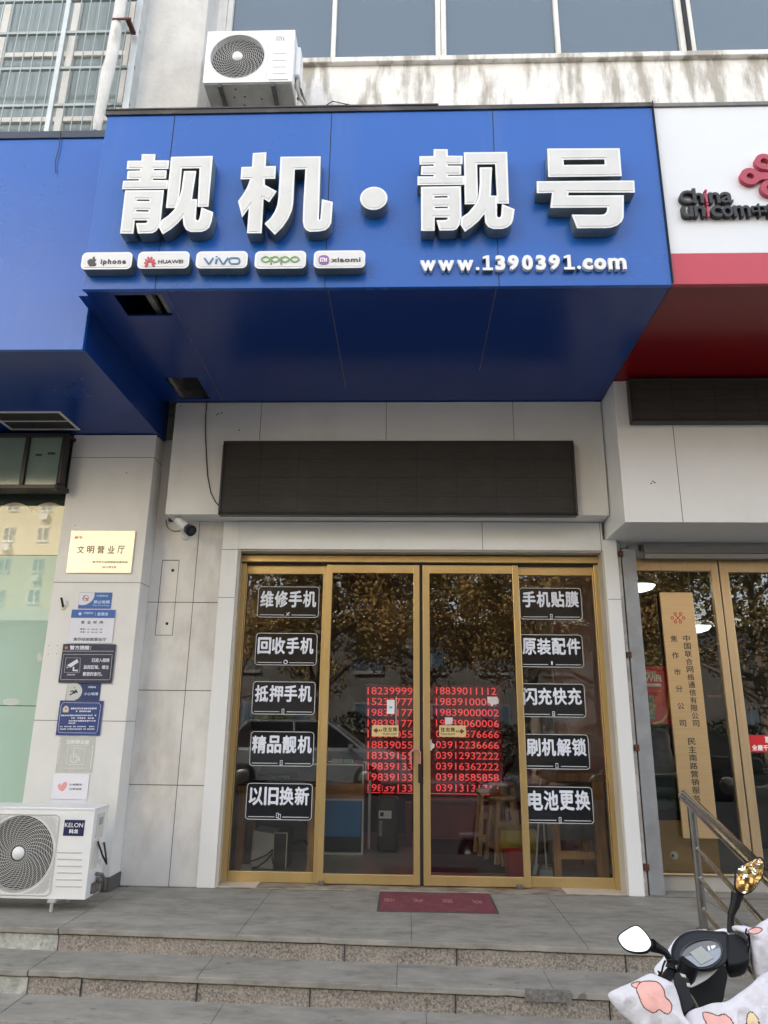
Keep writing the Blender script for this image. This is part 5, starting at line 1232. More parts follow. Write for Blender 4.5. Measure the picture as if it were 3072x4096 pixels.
# broom and dustpan
lgb = mat('pale_blue_plastic', (.4, .52, .56), .4); 
t = thing('broom', tuple(W(*R2_(905, 1180), .42)), 'broom with a pale head leaning behind the right side window', 'broom')
b = MB(); b.tube([W(*R2_(945, 490), .48), W(*R2_(912, 1130), .42)], .008, 8); b.obj('handle', mat('pale_metal_pole', (.6, .6, .55), .4), t)
b = MB(); b.prism([W(*R2_(*q), .40) for q in ((900, 1120), (930, 1120), (915, 1195), (882, 1198))], (0, .08, 0)); b.obj('head', lgb, t, .004)
t = thing('dustpan', tuple(W(*R2_(985, 1190), .36)), 'pale blue long handled dustpan beside the broom', 'dustpan')
b = MB(); b.tube([W(*R2_(966, 820), .42), W(*R2_(990, 1165), .36)], .007, 8); b.obj('handle', MATS['pale_metal_pole'], t)
b = MB(); b.prism([WZ(*R2_(*q), .02) for q in ((960, 1170), (1035, 1190), (1035, 1215), (940, 1213))], (0, 0, .05)); b.obj('pan', lgb, t, .006)
# right workbench
yr = .42; q = BX(R2_, 1000, 445, 1425, 510, yr)
t = thing('workbench', ((q[0]+q[1])/2, yr, 0), 'pine workbench with a low rail behind the right side window', 'workbench')
mbox('top', (q[0], q[1]+.02, yr, yr+.55, q[2], q[3]), wood, t, .003)
for a, c in ((1032, 1086), (1345, 1430)):
    g = BX(R2_, a, 700, c, 1000, yr)
    for yy in (yr+.005, yr+.48): mbox('leg', (g[0], g[1], yy, yy+.05, .005, q[2]-.001), wood, t, .003)
g = BX(R2_, 1086, 1022, 1350, 1085, yr+.01); mbox('rail', (g[0], g[1], yr+.012, yr+.05, g[2], g[3]), wood, t, .003)
mbox('back_panel', (g[0]-.02, g[1]+.1, yr+.4, yr+.41, g[3]+.02, q[2]-.02), mat('grey_board', (.22, .22, .21), .5, var=.2, vs=5), t)
g = BX(R2_, 690, 868, 915, 905, .75); tag(mbox('yellow_crate', (g[0]-.05, g[1], .75, 1.1, .005, g[3]), mat('yellow_plastic', (.45, .33, .02), .4), None, .004), 'yellow crate on the floor between the stools and the right workbench', 'crate')
g = BX(R2_, 850, 425, 1000, 530, .9); tag(mbox('red_carton', (g[0], g[1], .9, 1.1, .58, g[3]), MATS['dull_red'], None, .003), 'dull red carton behind the broom handle', 'box')
b = MB(); g = BX(R2_, 820, 530, 1010, 560, .9); b.box(g[0], g[1], .85, 1.15, .02, .578); tag(b.obj('side_table', mat('dark_wood', (.08, .045, .02), .5), None, .004), 'dark low stand carrying the dull red carton', 'table')
# ceiling lamp inside (dim, off)
# ================================================================== door mat
q0, q1 = (-.18, -.745), (.583, -.24)
t = thing('door_mat', ((q0[0]+q1[0])/2, -.5, .0), 'dull red welcome mat with worn lettering in front of the doors', 'door mat')
b = MB(); b.box(q0[0]-.012, q1[0]+.012, q0[1]-.01, q1[1]+.01, .0, .005); b.obj('border', mat('mat_edge', (.07, .06, .06), .8), t, .001)
mbox('pile', (q0[0], q1[0], q0[1], q1[1], .001, .009), mat('mat_red', (.19, .042, .06), .95, var=.25, vs=40, bump=.5, bs=300, dirt=(.2, .12, .12), dirt_amt=.6, dscale=(9, 9, 9), dlo=.5, dhi=.75), t, .002)
fl = Matrix(((-1, 0, 0, 0), (0, -1, 0, 0), (0, 0, 1, .0098), (0, 0, 0, 1)))
for k, ch in enumerate('欢迎光临'):
    xc = .48-.2*k
    text('lettering', ch, (-xc-.035, -xc+.035, .44, .53), 0, mat('mat_letters', (.42, .2, .2), .95, var=.4, vs=60), t, 0, .001, frame=fl)
# ================================================================== neighbouring shop front
N = Zm(2450, 2100, 2.011)
t = thing('roller_shutter', (2.5, -.15, 2.4), 'rolled up grey metal shutter and its steel side rail beside the neighbouring doors', 'roller shutter')
zA, zB2, zC2 = W(2800, 2165, -.12).z, W(2800, 2214, -.12).z, W(2800, 2236, -.12).z
b = MB(); b.lathe([(.055, 1.93), (.055, 5.5)], (0, -.06, zA-.02), 'X', 16); b.obj('drum', mat('shutter_grey', (.26, .26, .26), .45, metal=.4, var=.15, vs=4, stretch=(1, 6, 12)), t)
mbox('slat', (1.94, 5.5, -.13, -.115, zB2, zA-.03), MATS['shutter_grey'], t, .004); mbox('bottom_bar', (1.94, 5.5, -.14, -.11, zC2, zB2-.004), mat('shutter_bar', (.36, .35, .33), .4, metal=.5), t, .003)
zp0 = 0
p = WZ(*Zm(2300, 3100, 2.149)(665, 1040), 0); xa = W(*N(100, 300), -.17).x; xb = W(*N(180, 300), -.17).x
mbox('side_rail', (1.742, 1.85, -.175, -.12, 0.003, 2.55), galv, t, .003); mbox('side_rail', (1.735, 1.741, -.165, -.1, 0.003, 2.55), seam_m, t)
bb('raw_wall_edge', (1.701, 1.734, -.165, .1, 0, 2.6), mat('crumbling_plaster', (.4, .37, .35), .9, var=.25, vs=9, bump=.9, bs=22, dirt=(.62, .6, .57), dirt_amt=.7, dscale=(9, 9, 4), dlo=.5, dhi=.6))
b = MB()
Q = Zm(2500, 2550, 2.19)
for px, py in (Q(48, 150), Q(110, 965), N(72, 228), (2488+104, 3470)):
    z = W(px, py, -.19).z; b.box(1.712, 1.748, -.192, -.166, z-.022, z+.022); b.lathe([(0, -.196), (.006, -.196), (.006, -.19)], (1.728, 0, z), 'Y', 8)
b.obj('bracket', rust, t, .002)
t = thing('neighbour_doors', (2.8, 0, .1), 'tall brass framed glass doors of the neighbouring shop at the right edge', 'glass doors')
zf_ = .112
zT = zC2+.01; zG = W(2700, 2286, 0).z; zT = W(2700, 2238, 0).z
xL0 = W(*N(192, 600), 0).x-.005; st0, st1 = W(*N(776, 330), 0).x, W(*N(832, 330), 0).x; st2, st3 = W(*N(843, 330), 0).x, W(*N(912, 330), 0).x
b = MB(); b.box(xL0-.05, xL0, -.02, .03, zf_, zT); b.box(st0, st1, -.03, .02, zf_, zT); b.box(xL0, st0, -.028, .018, zG, zT-.001); b.box(xL0, st0, -.028, .018, zf_, zf_+.012)
o = b.obj('door_leaf', brass, t, .003); mbox('glass', (xL0, st0, -.006, 0, zf_+.012, zG), glass, o)
b = MB(); b.box(st2, st3, -.03, .02, zf_, zT); b.box(st3, 4.2, -.028, .018, zG-.01, zT-.001); b.box(st3, 4.2, -.028, .018, zf_, zf_+.05); b.box(4.2, 4.3, -.03, .02, zf_, zT)
o = b.obj('door_leaf', brass, t, .003); mbox('glass', (st3, 4.2, -.006, 0, zf_+.05, zG-.01), glass, o)
b = MB(); b.box(st1+.001, st2-.001, -.02, 0, zf_, zT); b.obj('gasket', seam_m, t)
b = MB(); b.box(4.3, 5.6, -.02, .02, .1, 2.6); b.obj('side_panel', inwall, t)
bb('head_panel', (1.86, 5.6, .03, .1, zT-.02, 2.62), inwall)
# tall vertical plaque
YPq = -.06
t = thing('name_board', (2.2, YPq, .37), 'tall brushed brass name board with black vertical writing under a red knot', 'name board')
x0, x1 = 2.058, 2.318; z0, z1 = .37, 2.213
mbox('board', (x0, x1, YPq, YPq+.025, z0, z1), mat('brushed_plaque', (.68, .49, .27), .32, metal=.72, var=.06, vs=3, stretch=(1, 1, 30), rvar=.06), t, .002)
def vtx(zf, ch, a, b_, c, d, m=ink): text('lettering', ch, BX(zf, a, b_, c, d, YPq-.001), YPq-.001, m, t, .012, .001)
for ch, cx, cy_ in (('焦', 494, 915), ('作', 506, 1048), ('市', 522, 1182), ('分', 536, 1317), ('公', 550, 1455), ('司', 566, 1595)): vtx(N, ch, cx-27, cy_-26, cx+27, cy_+26)
for k, ch in enumerate('中国联合网络通信有限公司'): cx, cy_ = 596+k*6.9, 912+k*62.2; vtx(N, ch, cx-27, cy_-26, cx+27, cy_+26)
for k, ch in enumerate('民主南路营销服务厅'): cx, cy_ = 636+k*6, 1741+k*65.5; vtx(N, ch, cx-31, cy_-28, cx+31, cy_+28)
kc2 = W(*N(526, 747), YPq-.001)
for (ox, oy) in ((-46, 0), (46, 0), (-22, -32), (22, -32), (-20, 32), (20, 32)):
    q = W(*N(526+ox, 747+oy), YPq-.001)
    shape('emblem', [circ(q.x, q.z, .0135, 18), circ(q.x, q.z, .0075, 14)], YPq-.0015-.0003*random.random(), YPq-.0002, [red_ink, red_ink], t)
stroke(N, [(500, 772), (552, 722)], .006, YPq-.0022, red_ink, t, 'emblem', dp=.001); stroke(N, [(500, 722), (552, 772)], .006, YPq-.0026, red_ink, t, 'emblem', dp=.001)
# red sticker at the right edge
bx = BX(N, 1078, 1690, 1330, 1828, -.01); t = thing('red_sticker', ((bx[0]+bx[1])/2, -.01, bx[2]), 'bright red sticker with white writing on the second neighbouring door at the right edge', 'sticker')
rs_ = mat('sticker_red', (.6, .02, .03), .35); mbox('panel', (bx[0], bx[1], -.0085, -.007, bx[2], bx[3]), rs_, t)
text('lettering', '联', BX(N, 1226, 1702, 1300, 1760, -.0095), -.0095, white_t, t, .03, .0008); text('lettering', '全屋千兆', BX(N, 1122, 1768, 1300, 1815, -.0095), -.0095, white_t, t, .03, .0008)
# pendant lamps
for q, Yq, lab in (((200, 490, 345, 575), 1.0, 'lit white dome lamp hanging behind the neighbouring glass, nearer the shutter rail'), ((640, 820, 792, 880), 1.3, 'lit white dome lamp half hidden by the tall name board')):
    bx = BX(N, *q, Yq); cx, r = bx[1]-.16, .16
    t = thing('pendant_lamp', (cx, Yq, bx[2]), lab, 'lamp', 'dome lamps in the neighbouring shop')
    b = MB(); b.lathe([(.02, bx[3]+.06), (r*.75, bx[3]+.045), (r, bx[3]+.0)], (cx, Yq, 0), 'Z', 32); b.obj('shade', mat('lamp_shade_grey', (.4, .45, .42), .4), t)
    b = MB(); b.lathe([(r*.98, bx[3]), (r*.8, bx[3]-.035), (r*.4, bx[3]-.055), (0, bx[3]-.06)], (cx, Yq, 0), 'Z', 32); b.obj('diffuser', mat('lamp_glow', (.9, .95, .95), .5, emis=.5), t)
    b = MB(); b.tube([(cx, Yq, bx[3]+.06), (cx, Yq, 2.75)], .006, 6); b.obj('cord', mat('pale_cord', (.5, .5, .5), .5), t)
# red poster, counter, robot, board with a socket
bx = BX(N, 250, 1140, 455, 1600, .022)
t = thing('poster', ((bx[0]+bx[1])/2, .022, bx[2]), 'red WiFi poster with a yellow sweep inside the neighbouring window', 'poster')
mbox('sheet', (max(bx[0]-.15, xL0+.01), bx[1], .022, .028, bx[2], bx[3]), mat('poster_red', (.6, .02, .03), .4), t)
text('lettering', 'WiFi', BX(N, 255, 1205, 392, 1260, .018), .018, white_t, t, .03, .002); q = BX(N, 262, 1178, 348, 1202, .018); mbox('strip', (q[0], q[1], .018, .0215, q[2], q[3]), mat('pale_yellow', (.6, .55, .3), .5), t); q = BX(N, 278, 1275, 392, 1300, .018); mbox('strip', (q[0], q[1], .018, .0215, q[2], q[3]), wf, t)
stroke(N, [(330, 1595), (400, 1580), (440, 1530), (452, 1450), (455, 1300)], .016, .0185, mat('sweep_yellow', (.6, .42, .08), .5), t, 'sweep', dp=.002)
q = BX(N, 280, 1370, 342, 1560, .018); mbox('picture', (q[0], q[1], .018, .0215, q[2], q[3]), mat('picture_mix', (.35, .42, .3), .5, var=.8, vs=25), t)
# low yellow board and glass counter
Rr = Zm(2300, 3100, 2.149); Yk = .12
g = BX(Rr, 725, 392, 1235, 858, Yk)
t = thing('glass_counter', ((g[0]+g[1])/2, Yk, .11), 'glass counter on a yellow board base behind the first neighbouring door', 'counter')
mbox('base', (g[0]-.05, g[1], Yk, Yk+.4, .108, g[3]), yel_wood, t, .003); zk1 = W(*Rr(800, 305), Yk).z; mbox('dark_band', (g[0]-.05, g[1]-.03, Yk, Yk+.4, g[3]+.001, zk1), black_m, t)
zk2 = W(*Rr(800, 0), Yk).z; mbox('glass_box', (g[0]-.05, g[1]-.03, Yk+.005, Yk+.4, zk1+.001, zk2), glass_mat('green_counter_glass', (.6, .75, .7), 1.5, (.1, .16, .15), .35), t); mbox('shelf_stock', (g[0]-.02, g[0]+.16, Yk+.1, Yk+.25, zk1+.01, zk1+.06), mat('pale_stock', (.5, .58, .55), .6), t); mbox('top_edge', (g[0]-.05, g[1]-.03, Yk, Yk+.41, zk2, zk2+.008), mat('edge_light', (.5, .58, .56), .3), t)
c_ = W(*Rr(853, 690), Yk); b = MB(); b.lathe([(0, Yk-.012), (.026, Yk-.012), (.031, Yk-.001)], (c_.x, 0, c_.z), 'Y', 24, 0); b.box(c_.x-.024, c_.x-.006, Yk-.014, Yk-.0125, c_.z-.01, c_.z+.01, 1); b.obj('socket_cover', [wf, black_m], t)
# small service robot figure / white machine
bx = BX(N, 315, 1640, 410, 2020, .5); cx = (bx[0]+bx[1])/2
t = thing('white_bag', (cx, .4, zk2), 'white wrapped machine standing on the glass counter', 'machine')
b = MB(); b.lathe([(.0, bx[2]), (.1, bx[2]), (.11, bx[2]+.1), (.07, bx[3]-.15), (.075, bx[3]-.06), (.05, bx[3]), (0, bx[3]+.01)], (cx, .4, 0), 'Z', 20); b.obj('body', mat('wrapped_white', (.35, .37, .38), .4, var=.3, vs=12), t)
q = BX(N, 1205, 1500, 1300, 1560, 1.0); 
bx2 = BX(N, 775, 1370, 875, 1470, 1.5); tag(mbox('orange_picture', (bx2[0], bx2[1], 1.5, 1.52, bx2[2]+.1, bx2[3]), mat('orange_print', (.35, .14, .05), .5, var=.6, vs=14)), 'small orange picture deep inside the neighbouring shop', 'picture')
tag(mbox('dark_sofa', (3.0, 4.2, 1.2, 2.0, .11, .75), mat('sofa_black', (.015, .015, .015), .5), None, .05), 'long black sofa inside the neighbouring shop', 'sofa')

# ================================================================== stainless handrail down the steps
xr0 = 1.79
def onx(zf, x, y, X_=xr0): return WX(*zf(x, y), X_)
t = thing('handrail', (xr0, -1.0, 0), 'stainless steel handrail sloping down the steps behind the scooter', 'handrail')
A0 = Vector((1.768, -1.0, .74)); sl_ = -.268
def along(p, d): return Vector((p.x, p.y-d, p.z+sl_*d))
b = MB(); b.tube([A0+Vector((0, .045, .005)), A0+Vector((0, .03, .008)), A0, along(A0, 1.0), along(A0, 2.1)], [.028, .034, .036, .036, .036], 18); b.sph(A0+Vector((0, .035, .004)), .036, 16); b.obj('top_rail', steel, t)
pt = [(-1.0, 0)]
for k, d in enumerate((.0, 1.05, 2.0)):
    p = along(A0, d); y = -1.0-d+.0
    zb_ = -RISE*max(0, math.ceil((-(y)-1.46)/RUN+0.0)) if y < -1.46 else 0
    zb_ = max(zb_, -.47)
    b = MB(); b.tube([(1.79, p.y-.02, zb_), (1.785, p.y-.02, p.z-.03)], .0255, 12); b.lathe([(.0255, zb_), (.045, zb_+.002), (.045, zb_+.008), (.0255, zb_+.012)], (1.79, p.y-.02, 0), 'Z', 16); b.obj('post', steel, t)
for zo, in ((.455,), (.29,), (.12,)):
    p = Vector((1.79, -1.02, zo)); b = MB(); b.tube([p, along(p, 1.05)], .0135, 10); b.tube([along(p, 1.05), along(p, 2.0)], .0135, 10); b.obj('mid_rail', steel, t)

# ================================================================== electric scooter with a quilted wind cover
S = Zm(2430, 3500, 2.584)
hb = Vector((.958, -3.27, .5))
fw_ = Vector((-.73, .683, 0)).normalized(); lt = Vector((-fw_.y, fw_.x, 0)); rt_ = -lt
sc = thing('electric_scooter', (hb.x, hb.y, -.47), 'white and black electric scooter parked at the foot of the steps', 'scooter')
def SP(f, r, z): return hb+fw_*f+rt_*r+Vector((0, 0, z-hb.z))
sblk = mat('scooter_black', (.008, .0085, .01), .5, var=.15, vs=12, spec=.25)
swht = mat('scooter_white', (.72, .74, .75), .2, coat=.5)
def PD(px, py, dist): return CAM+ray(*S(px, py))*dist
# head cover: lofted dome around the dash
dash_c = PD(960, 830, 2.36)
dn = (Vector((-.1, -.55, .8))).normalized()
def onplane(px, py, off=0.): return WN(*S(px, py), dash_c+dn*off, dn)
def loft(name, rings, m, parent, cap=True):
    b = MB(); k = len(rings[0]); vs = [p for r_ in rings for p in r_]; fs = []
    for i in range(len(rings)-1):
        for j in range(k): fs.append((i*k+j, i*k+(j+1) % k, (i+1)*k+(j+1) % k, (i+1)*k+j))
    b.add(vs, fs, 0, True)
    if cap: b.add(rings[0], [tuple(range(k-1, -1, -1))]); b.add(rings[-1], [tuple(range(k))])
    return b.obj(name, m, parent, weld=True)
def ringpx(pts, off, n=5, sc_=1.0):
    P = [onplane(*p, off) for p in smoothpoly(pts, n)]; c = sum(P, Vector())/len(P)
    return [c+(p-c)*sc_ for p in P]
head = [(690, 900), (655, 800), (690, 690), (770, 610), (880, 572), (1000, 570), (1120, 580), (1230, 590), (1250, 680), (1248, 780), (1235, 890), (1160, 960), (1040, 1000), (900, 985), (780, 950)]
r0 = ringpx(head, -.15, sc_=.8); r1 = ringpx(head, -.06, sc_=.99); r2 = ringpx(head, -.02); r3 = ringpx(head, -.0, sc_=.97); r4 = ringpx(head, .006, sc_=.85)
o = loft('head_cover', [r0, r1, r2, r3, r4], mat('dash_grey', (.014, .016, .021), .5, var=.1, vs=20, spec=.3), sc)
oval = [(745, 860), (765, 770), (850, 700), (960, 665), (1070, 658), (1150, 690), (1190, 760), (1180, 850), (1130, 920), (1040, 965), (930, 970), (820, 935)]
loft('dash_rim', [ringpx(oval, .0), ringpx(oval, .012, sc_=1.0), ringpx(oval, .014, sc_=.96), ringpx(oval, .008, sc_=.92)], mat('dash_rim', (.045, .05, .06), .35), sc)
inner = [(768, 860), (790, 790), (870, 725), (965, 690), (1065, 680), (1135, 705), (1170, 770), (1160, 840), (1110, 900), (1030, 940), (930, 948), (830, 915)]
loft('instrument_panel', [ringpx(inner, .0), ringpx(inner, .0105)], mat('instrument_dark', (.06, .06, .06), .12, coat=1), sc)
loft('instrument_field', [ringpx([(768, 858), (830, 840), (900, 822), (1000, 800), (1100, 765), (1165, 758), (1165, 840), (1110, 900), (1030, 940), (930, 948), (830, 915)], .0105, 3), ringpx([(768, 858), (830, 840), (900, 822), (1000, 800), (1100, 765), (1165, 758), (1165, 840), (1110, 900), (1030, 940), (930, 948), (830, 915)], .0118, 3)], mat('instrument_blue', (.2, .23, .28), .2, coat=1), sc)
sq = [(850, 805), (968, 738), (1094, 862), (965, 930)]
b = MB(); b.prism([onplane(*p, .0119) for p in sq], dn*.002); b.obj('screen', mat('lcd_grey', (.3, .33, .3), .3), sc)
b = MB(); b.prism([onplane(*p, .0119) for p in ((1030, 745), (1050, 738), (1065, 780), (1045, 790))], dn*.003); b.prism([onplane(*p, .0119) for p in ((1065, 740), (1110, 730), (1118, 750), (1080, 775))], dn*.003); b.obj('paper_scraps', paper, sc)
# white front cover edge behind the head
edge_ = [(480, 1000), (560, 870), (640, 740), (720, 640), (850, 575), (1010, 562), (1070, 580), (1240, 552), (1300, 700), (1200, 900), (1000, 1100), (700, 1200)]
loft('front_cover', [ringpx(edge_, -.03, sc_=.97), ringpx(edge_, -.05, sc_=1.0), ringpx(edge_, -.11, sc_=1.0), ringpx(edge_, -.2, sc_=.9)], swht, sc)
# stem and leg shield
stem = [(840, 960), (1240, 930), (1235, 1200), (1200, 1330), (1080, 1380), (880, 1450), (830, 1430), (800, 1330), (810, 1100)]
sdn = Vector((.45, -.75, .25)).normalized(); sp0 = PD(1000, 1150, 2.42)
def ringpl(pts, p0, n_, off, sc_=1., n=4):
    P = [WN(*S(*p), p0, n_)+n_*off for p in smoothpoly(pts, n)]; c = sum(P, Vector())/len(P); return [c+(p-c)*sc_ for p in P]
loft('leg_shield', [ringpl(stem, sp0, sdn, -.12, .85), ringpl(stem, sp0, sdn, -.03), ringpl(stem, sp0, sdn, -.008, .98), ringpl(stem, sp0, sdn, 0, .9)], mat('glossy_black', (.004, .0045, .006), .5, spec=.12), sc)
# handlebar, switch pods, mirrors
b = MB(); b.tube([PD(560, 1120, 2.2), PD(690, 960, 2.4), PD(1000, 830, 2.52), PD(1300, 700, 2.5), PD(1480, 640, 2.5)], .016, 10); b.obj('handlebar', sblk, sc)
def pod(pts, dist, off, name, m=sblk, n_=dn, sc_=.8):
    p0 = PD(*pts[0], dist)
    return loft(name, [ringpl(pts, p0, n_, -off, sc_), ringpl(pts, p0, n_, -off*.5), ringpl(pts, p0, n_, -.004), ringpl(pts, p0, n_, 0, .9)], m, sc)
pod([(1210, 640), (1300, 600), (1400, 640), (1455, 720), (1470, 830), (1440, 880), (1360, 915), (1250, 920), (1215, 800)], 2.42, .07, 'switch_pod')
pod([(690, 1010), (760, 990), (820, 1040), (850, 1110), (850, 1200), (905, 1330), (880, 1380), (830, 1420), (790, 1440), (770, 1330), (720, 1180), (690, 1100)], 2.2, .05, 'switch_pod', n_=Vector((-.2, -.7, .7)).normalized())
def chip(pts, dist, m, name, n_=dn): p0 = PD(*pts[0], dist); b = MB(); b.prism([WN(*S(*p), p0, n_) for p in pts], n_*.006); b.obj(name, m, sc, .0015)
sil = mat('silver_switch', (.4, .4, .35), .3, metal=.4); ors = mat('orange_switch', (.5, .07, .03), .4)
chip([(1355, 725), (1415, 708), (1420, 745), (1385, 762)], 2.395, sil, 'switch'); chip([(1370, 795), (1445, 788), (1452, 830), (1385, 842)], 2.395, ors, 'switch')
ln_ = Vector((-.2, -.7, .7)).normalized()
chip([(745, 1020), (805, 1040), (815, 1075), (770, 1060)], 2.17, sil, 'switch', ln_); chip([(815, 1120), (855, 1130), (858, 1170), (825, 1165)], 2.17, sil, 'switch', ln_); chip([(805, 1215), (845, 1205), (842, 1250), (812, 1258)], 2.17, ors, 'switch', ln_)
b = MB(); b.tube([PD(*p, 2.17) for p in ((850, 1240), (880, 1280), (915, 1340), (940, 1400))], .005, 6)
b.obj('brake_lever', mat('grey_lever', (.25, .25, .2), .4, metal=.3), sc)
b = MB()
for q, d in ((((600, 890), (575, 940), (560, 1000), (530, 1040), (560, 1080)), 2.22), (((610, 885), (700, 880), (730, 900), (700, 920), (680, 900)), 2.22), (((560, 1060), (550, 1100), (580, 1110)), 2.2), (((1440, 560), (1430, 600), (1460, 640), (1440, 680)), 2.36), (((1455, 620), (1470, 700), (1440, 900), (1500, 1000)), 2.36), (((520, 1000), (545, 1020), (520, 1050)), 2.2), (((790, 1440), (830, 1460), (835, 1540)), 2.14)):
    b = MB(); b.tube([PD(*p, d) for p in smoothpoly(q, 4)[:-4]], .0032, 6); b.obj('string', sblk, sc)
def mirror(pts, dist, target, base, mid, label):
    c = PD(sum(p[0] for p in pts)/len(pts), sum(p[1] for p in pts)/len(pts), dist)
    v = (CAM-c).normalized(); n_ = (v+target.normalized()).normalized()
    P = [WN(*S(*p), c, n_) for p in smoothpoly(pts, 5)]; cc = sum(P, Vector())/len(P)
    r_ = lambda s_, o: [cc+(p-cc)*s_+n_*o for p in P]
    o = loft('mirror_housing', [r_(.55, -.045), r_(.95, -.03), r_(1.1, -.01), r_(1.1, .002), r_(1.0, .002)], sblk, sc)
    loft('mirror_glass', [r_(1.0, .001), r_(1.0, .0035)], mirror_m, o)
    b = MB(); b.tube([base, mid, cc-n_*.03], [.011, .0095, .016], 10); b.obj('mirror_stalk', sblk, sc)
mirror([(122, 640), (200, 575), (290, 533), (350, 560), (420, 640), (450, 710), (430, 760), (385, 790), (290, 795), (200, 770), (140, 710)], 2.3, Vector((-.6, -.6, .75)), PD(645, 880, 2.34), PD(590, 790, 2.33), '')
mirror([(1330, 40), (1345, -60), (1420, -110), (1545, -168), (1600, -140), (1608, -40), (1560, 70), (1500, 150), (1440, 185), (1380, 180), (1330, 130)], 2.5, Vector((.1, -1, .24)), PD(1280, 570, 2.46), PD(1275, 430, 2.48), '')
b = MB(); b.tube([PD(460, 715, 2.32), PD(530, 760, 2.33), PD(600, 800, 2.335), PD(650, 880, 2.34), PD(650, 960, 2.33)], [.017, .014, .011, .011, .016], 10); b.obj('mirror_arm', sblk, sc); b = MB(); b.tube([PD(1340, 190, 2.5), PD(1320, 300, 2.49), PD(1275, 420, 2.48), PD(1270, 500, 2.47), PD(1285, 590, 2.46)], [.02, .016, .011, .0105, .016], 10)
b.obj('mirror_arm', sblk, sc)
# wheels, floor, seat, tail
def wheel(f):
    t_ = MB(); c = SP(f, 0, -.47+.2)
    ringp = []
    for rr, ww in ((.2, 0), ):
        t_.tube([c+fw_*(.165*math.cos(2*PI*j/32))+Vector((0, 0, .165*math.sin(2*PI*j/32))) for j in range(32)], .038, 10, 0, closed=True)
    o = t_.obj('wheel', mat('tyre', (.02, .02, .02), .8), sc)
    h = MB(); h.tube([c-rt_*.04, c+rt_*.04], .05, 14)
    for k in range(5): h.tube([c, c+fw_*(.14*math.cos(2*PI*k/5))+Vector((0, 0, .14*math.sin(2*PI*k/5)))], .014, 6)
    h.obj('rim', steel, o)
wheel(.32); wheel(-.95)
b = MB(); b.tube([SP(.05, 0, .45), SP(.2, 0, .1), SP(.32, 0, -.27)], .03, 10); b.obj('fork', sblk, sc)
def sbox(name, f0, f1, r0_, r1_, z0_, z1_, m, bev=.02):
    b = MB(); P = [SP(f, r_, z) for z in (z0_, z1_) for f, r_ in ((f0, r0_), (f1, r0_), (f1, r1_), (f0, r1_))]
    b.add(P, [(0, 3, 2, 1), (4, 5, 6, 7), (0, 1, 5, 4), (1, 2, 6, 5), (2, 3, 7, 6), (3, 0, 4, 7)]); return b.obj(name, m, sc, bev, 3, weld=True)
sbox('floorboard', -.45, -.02, -.14, .14, -.28, -.22, sblk); sbox('rear_body', -1.15, -.45, -.13, .13, -.26, .16, swht, .05); sbox('seat', -1.1, -.42, -.13, .13, .17, .27, sblk, .04); sbox('front_fender', .2, .45, -.06, .06, -.09, -.04, swht, .02)
# ---- quilt: puffed pieces with real thickness and printed patches
quilt = thing('quilt_cover', tuple(hb), 'white quilted wind cover with pink patches hung over the scooter handlebars', 'wind cover')
WL[quilt.name] = hb.copy()
qw = mat('quilt_white', (.62, .61, .65), .85, var=.06, vs=12, bump=.6, bs=22); qp = mat('quilt_pink', (.74, .4, .36), .85, var=.06, vs=20, bump=.2, bs=25); qb = mat('quilt_brown', (.12, .04, .035), .85); qy = mat('quilt_yellow', (.72, .6, .36), .85)
def inside(p, poly):
    x, y = p; c = False; n = len(poly)
    for i in range(n):
        x1_, y1_ = poly[i]; x2_, y2_ = poly[i-1]
        if (y1_ > y) != (y2_ > y) and x < (x2_-x1_)*(y-y1_)/(y2_-y1_)+x1_: c = not c
    return c
def dseg(p, poly):
    d = 9e9
    for i in range(len(poly)):
        a = Vector(poly[i-1]); b_ = Vector(poly[i]); q = Vector(p); t_ = max(0, min(1, (q-a).dot(b_-a)/max(1e-9, (b_-a).length_squared)))
        d = min(d, (q-(a+(b_-a)*t_)).length)
    return d
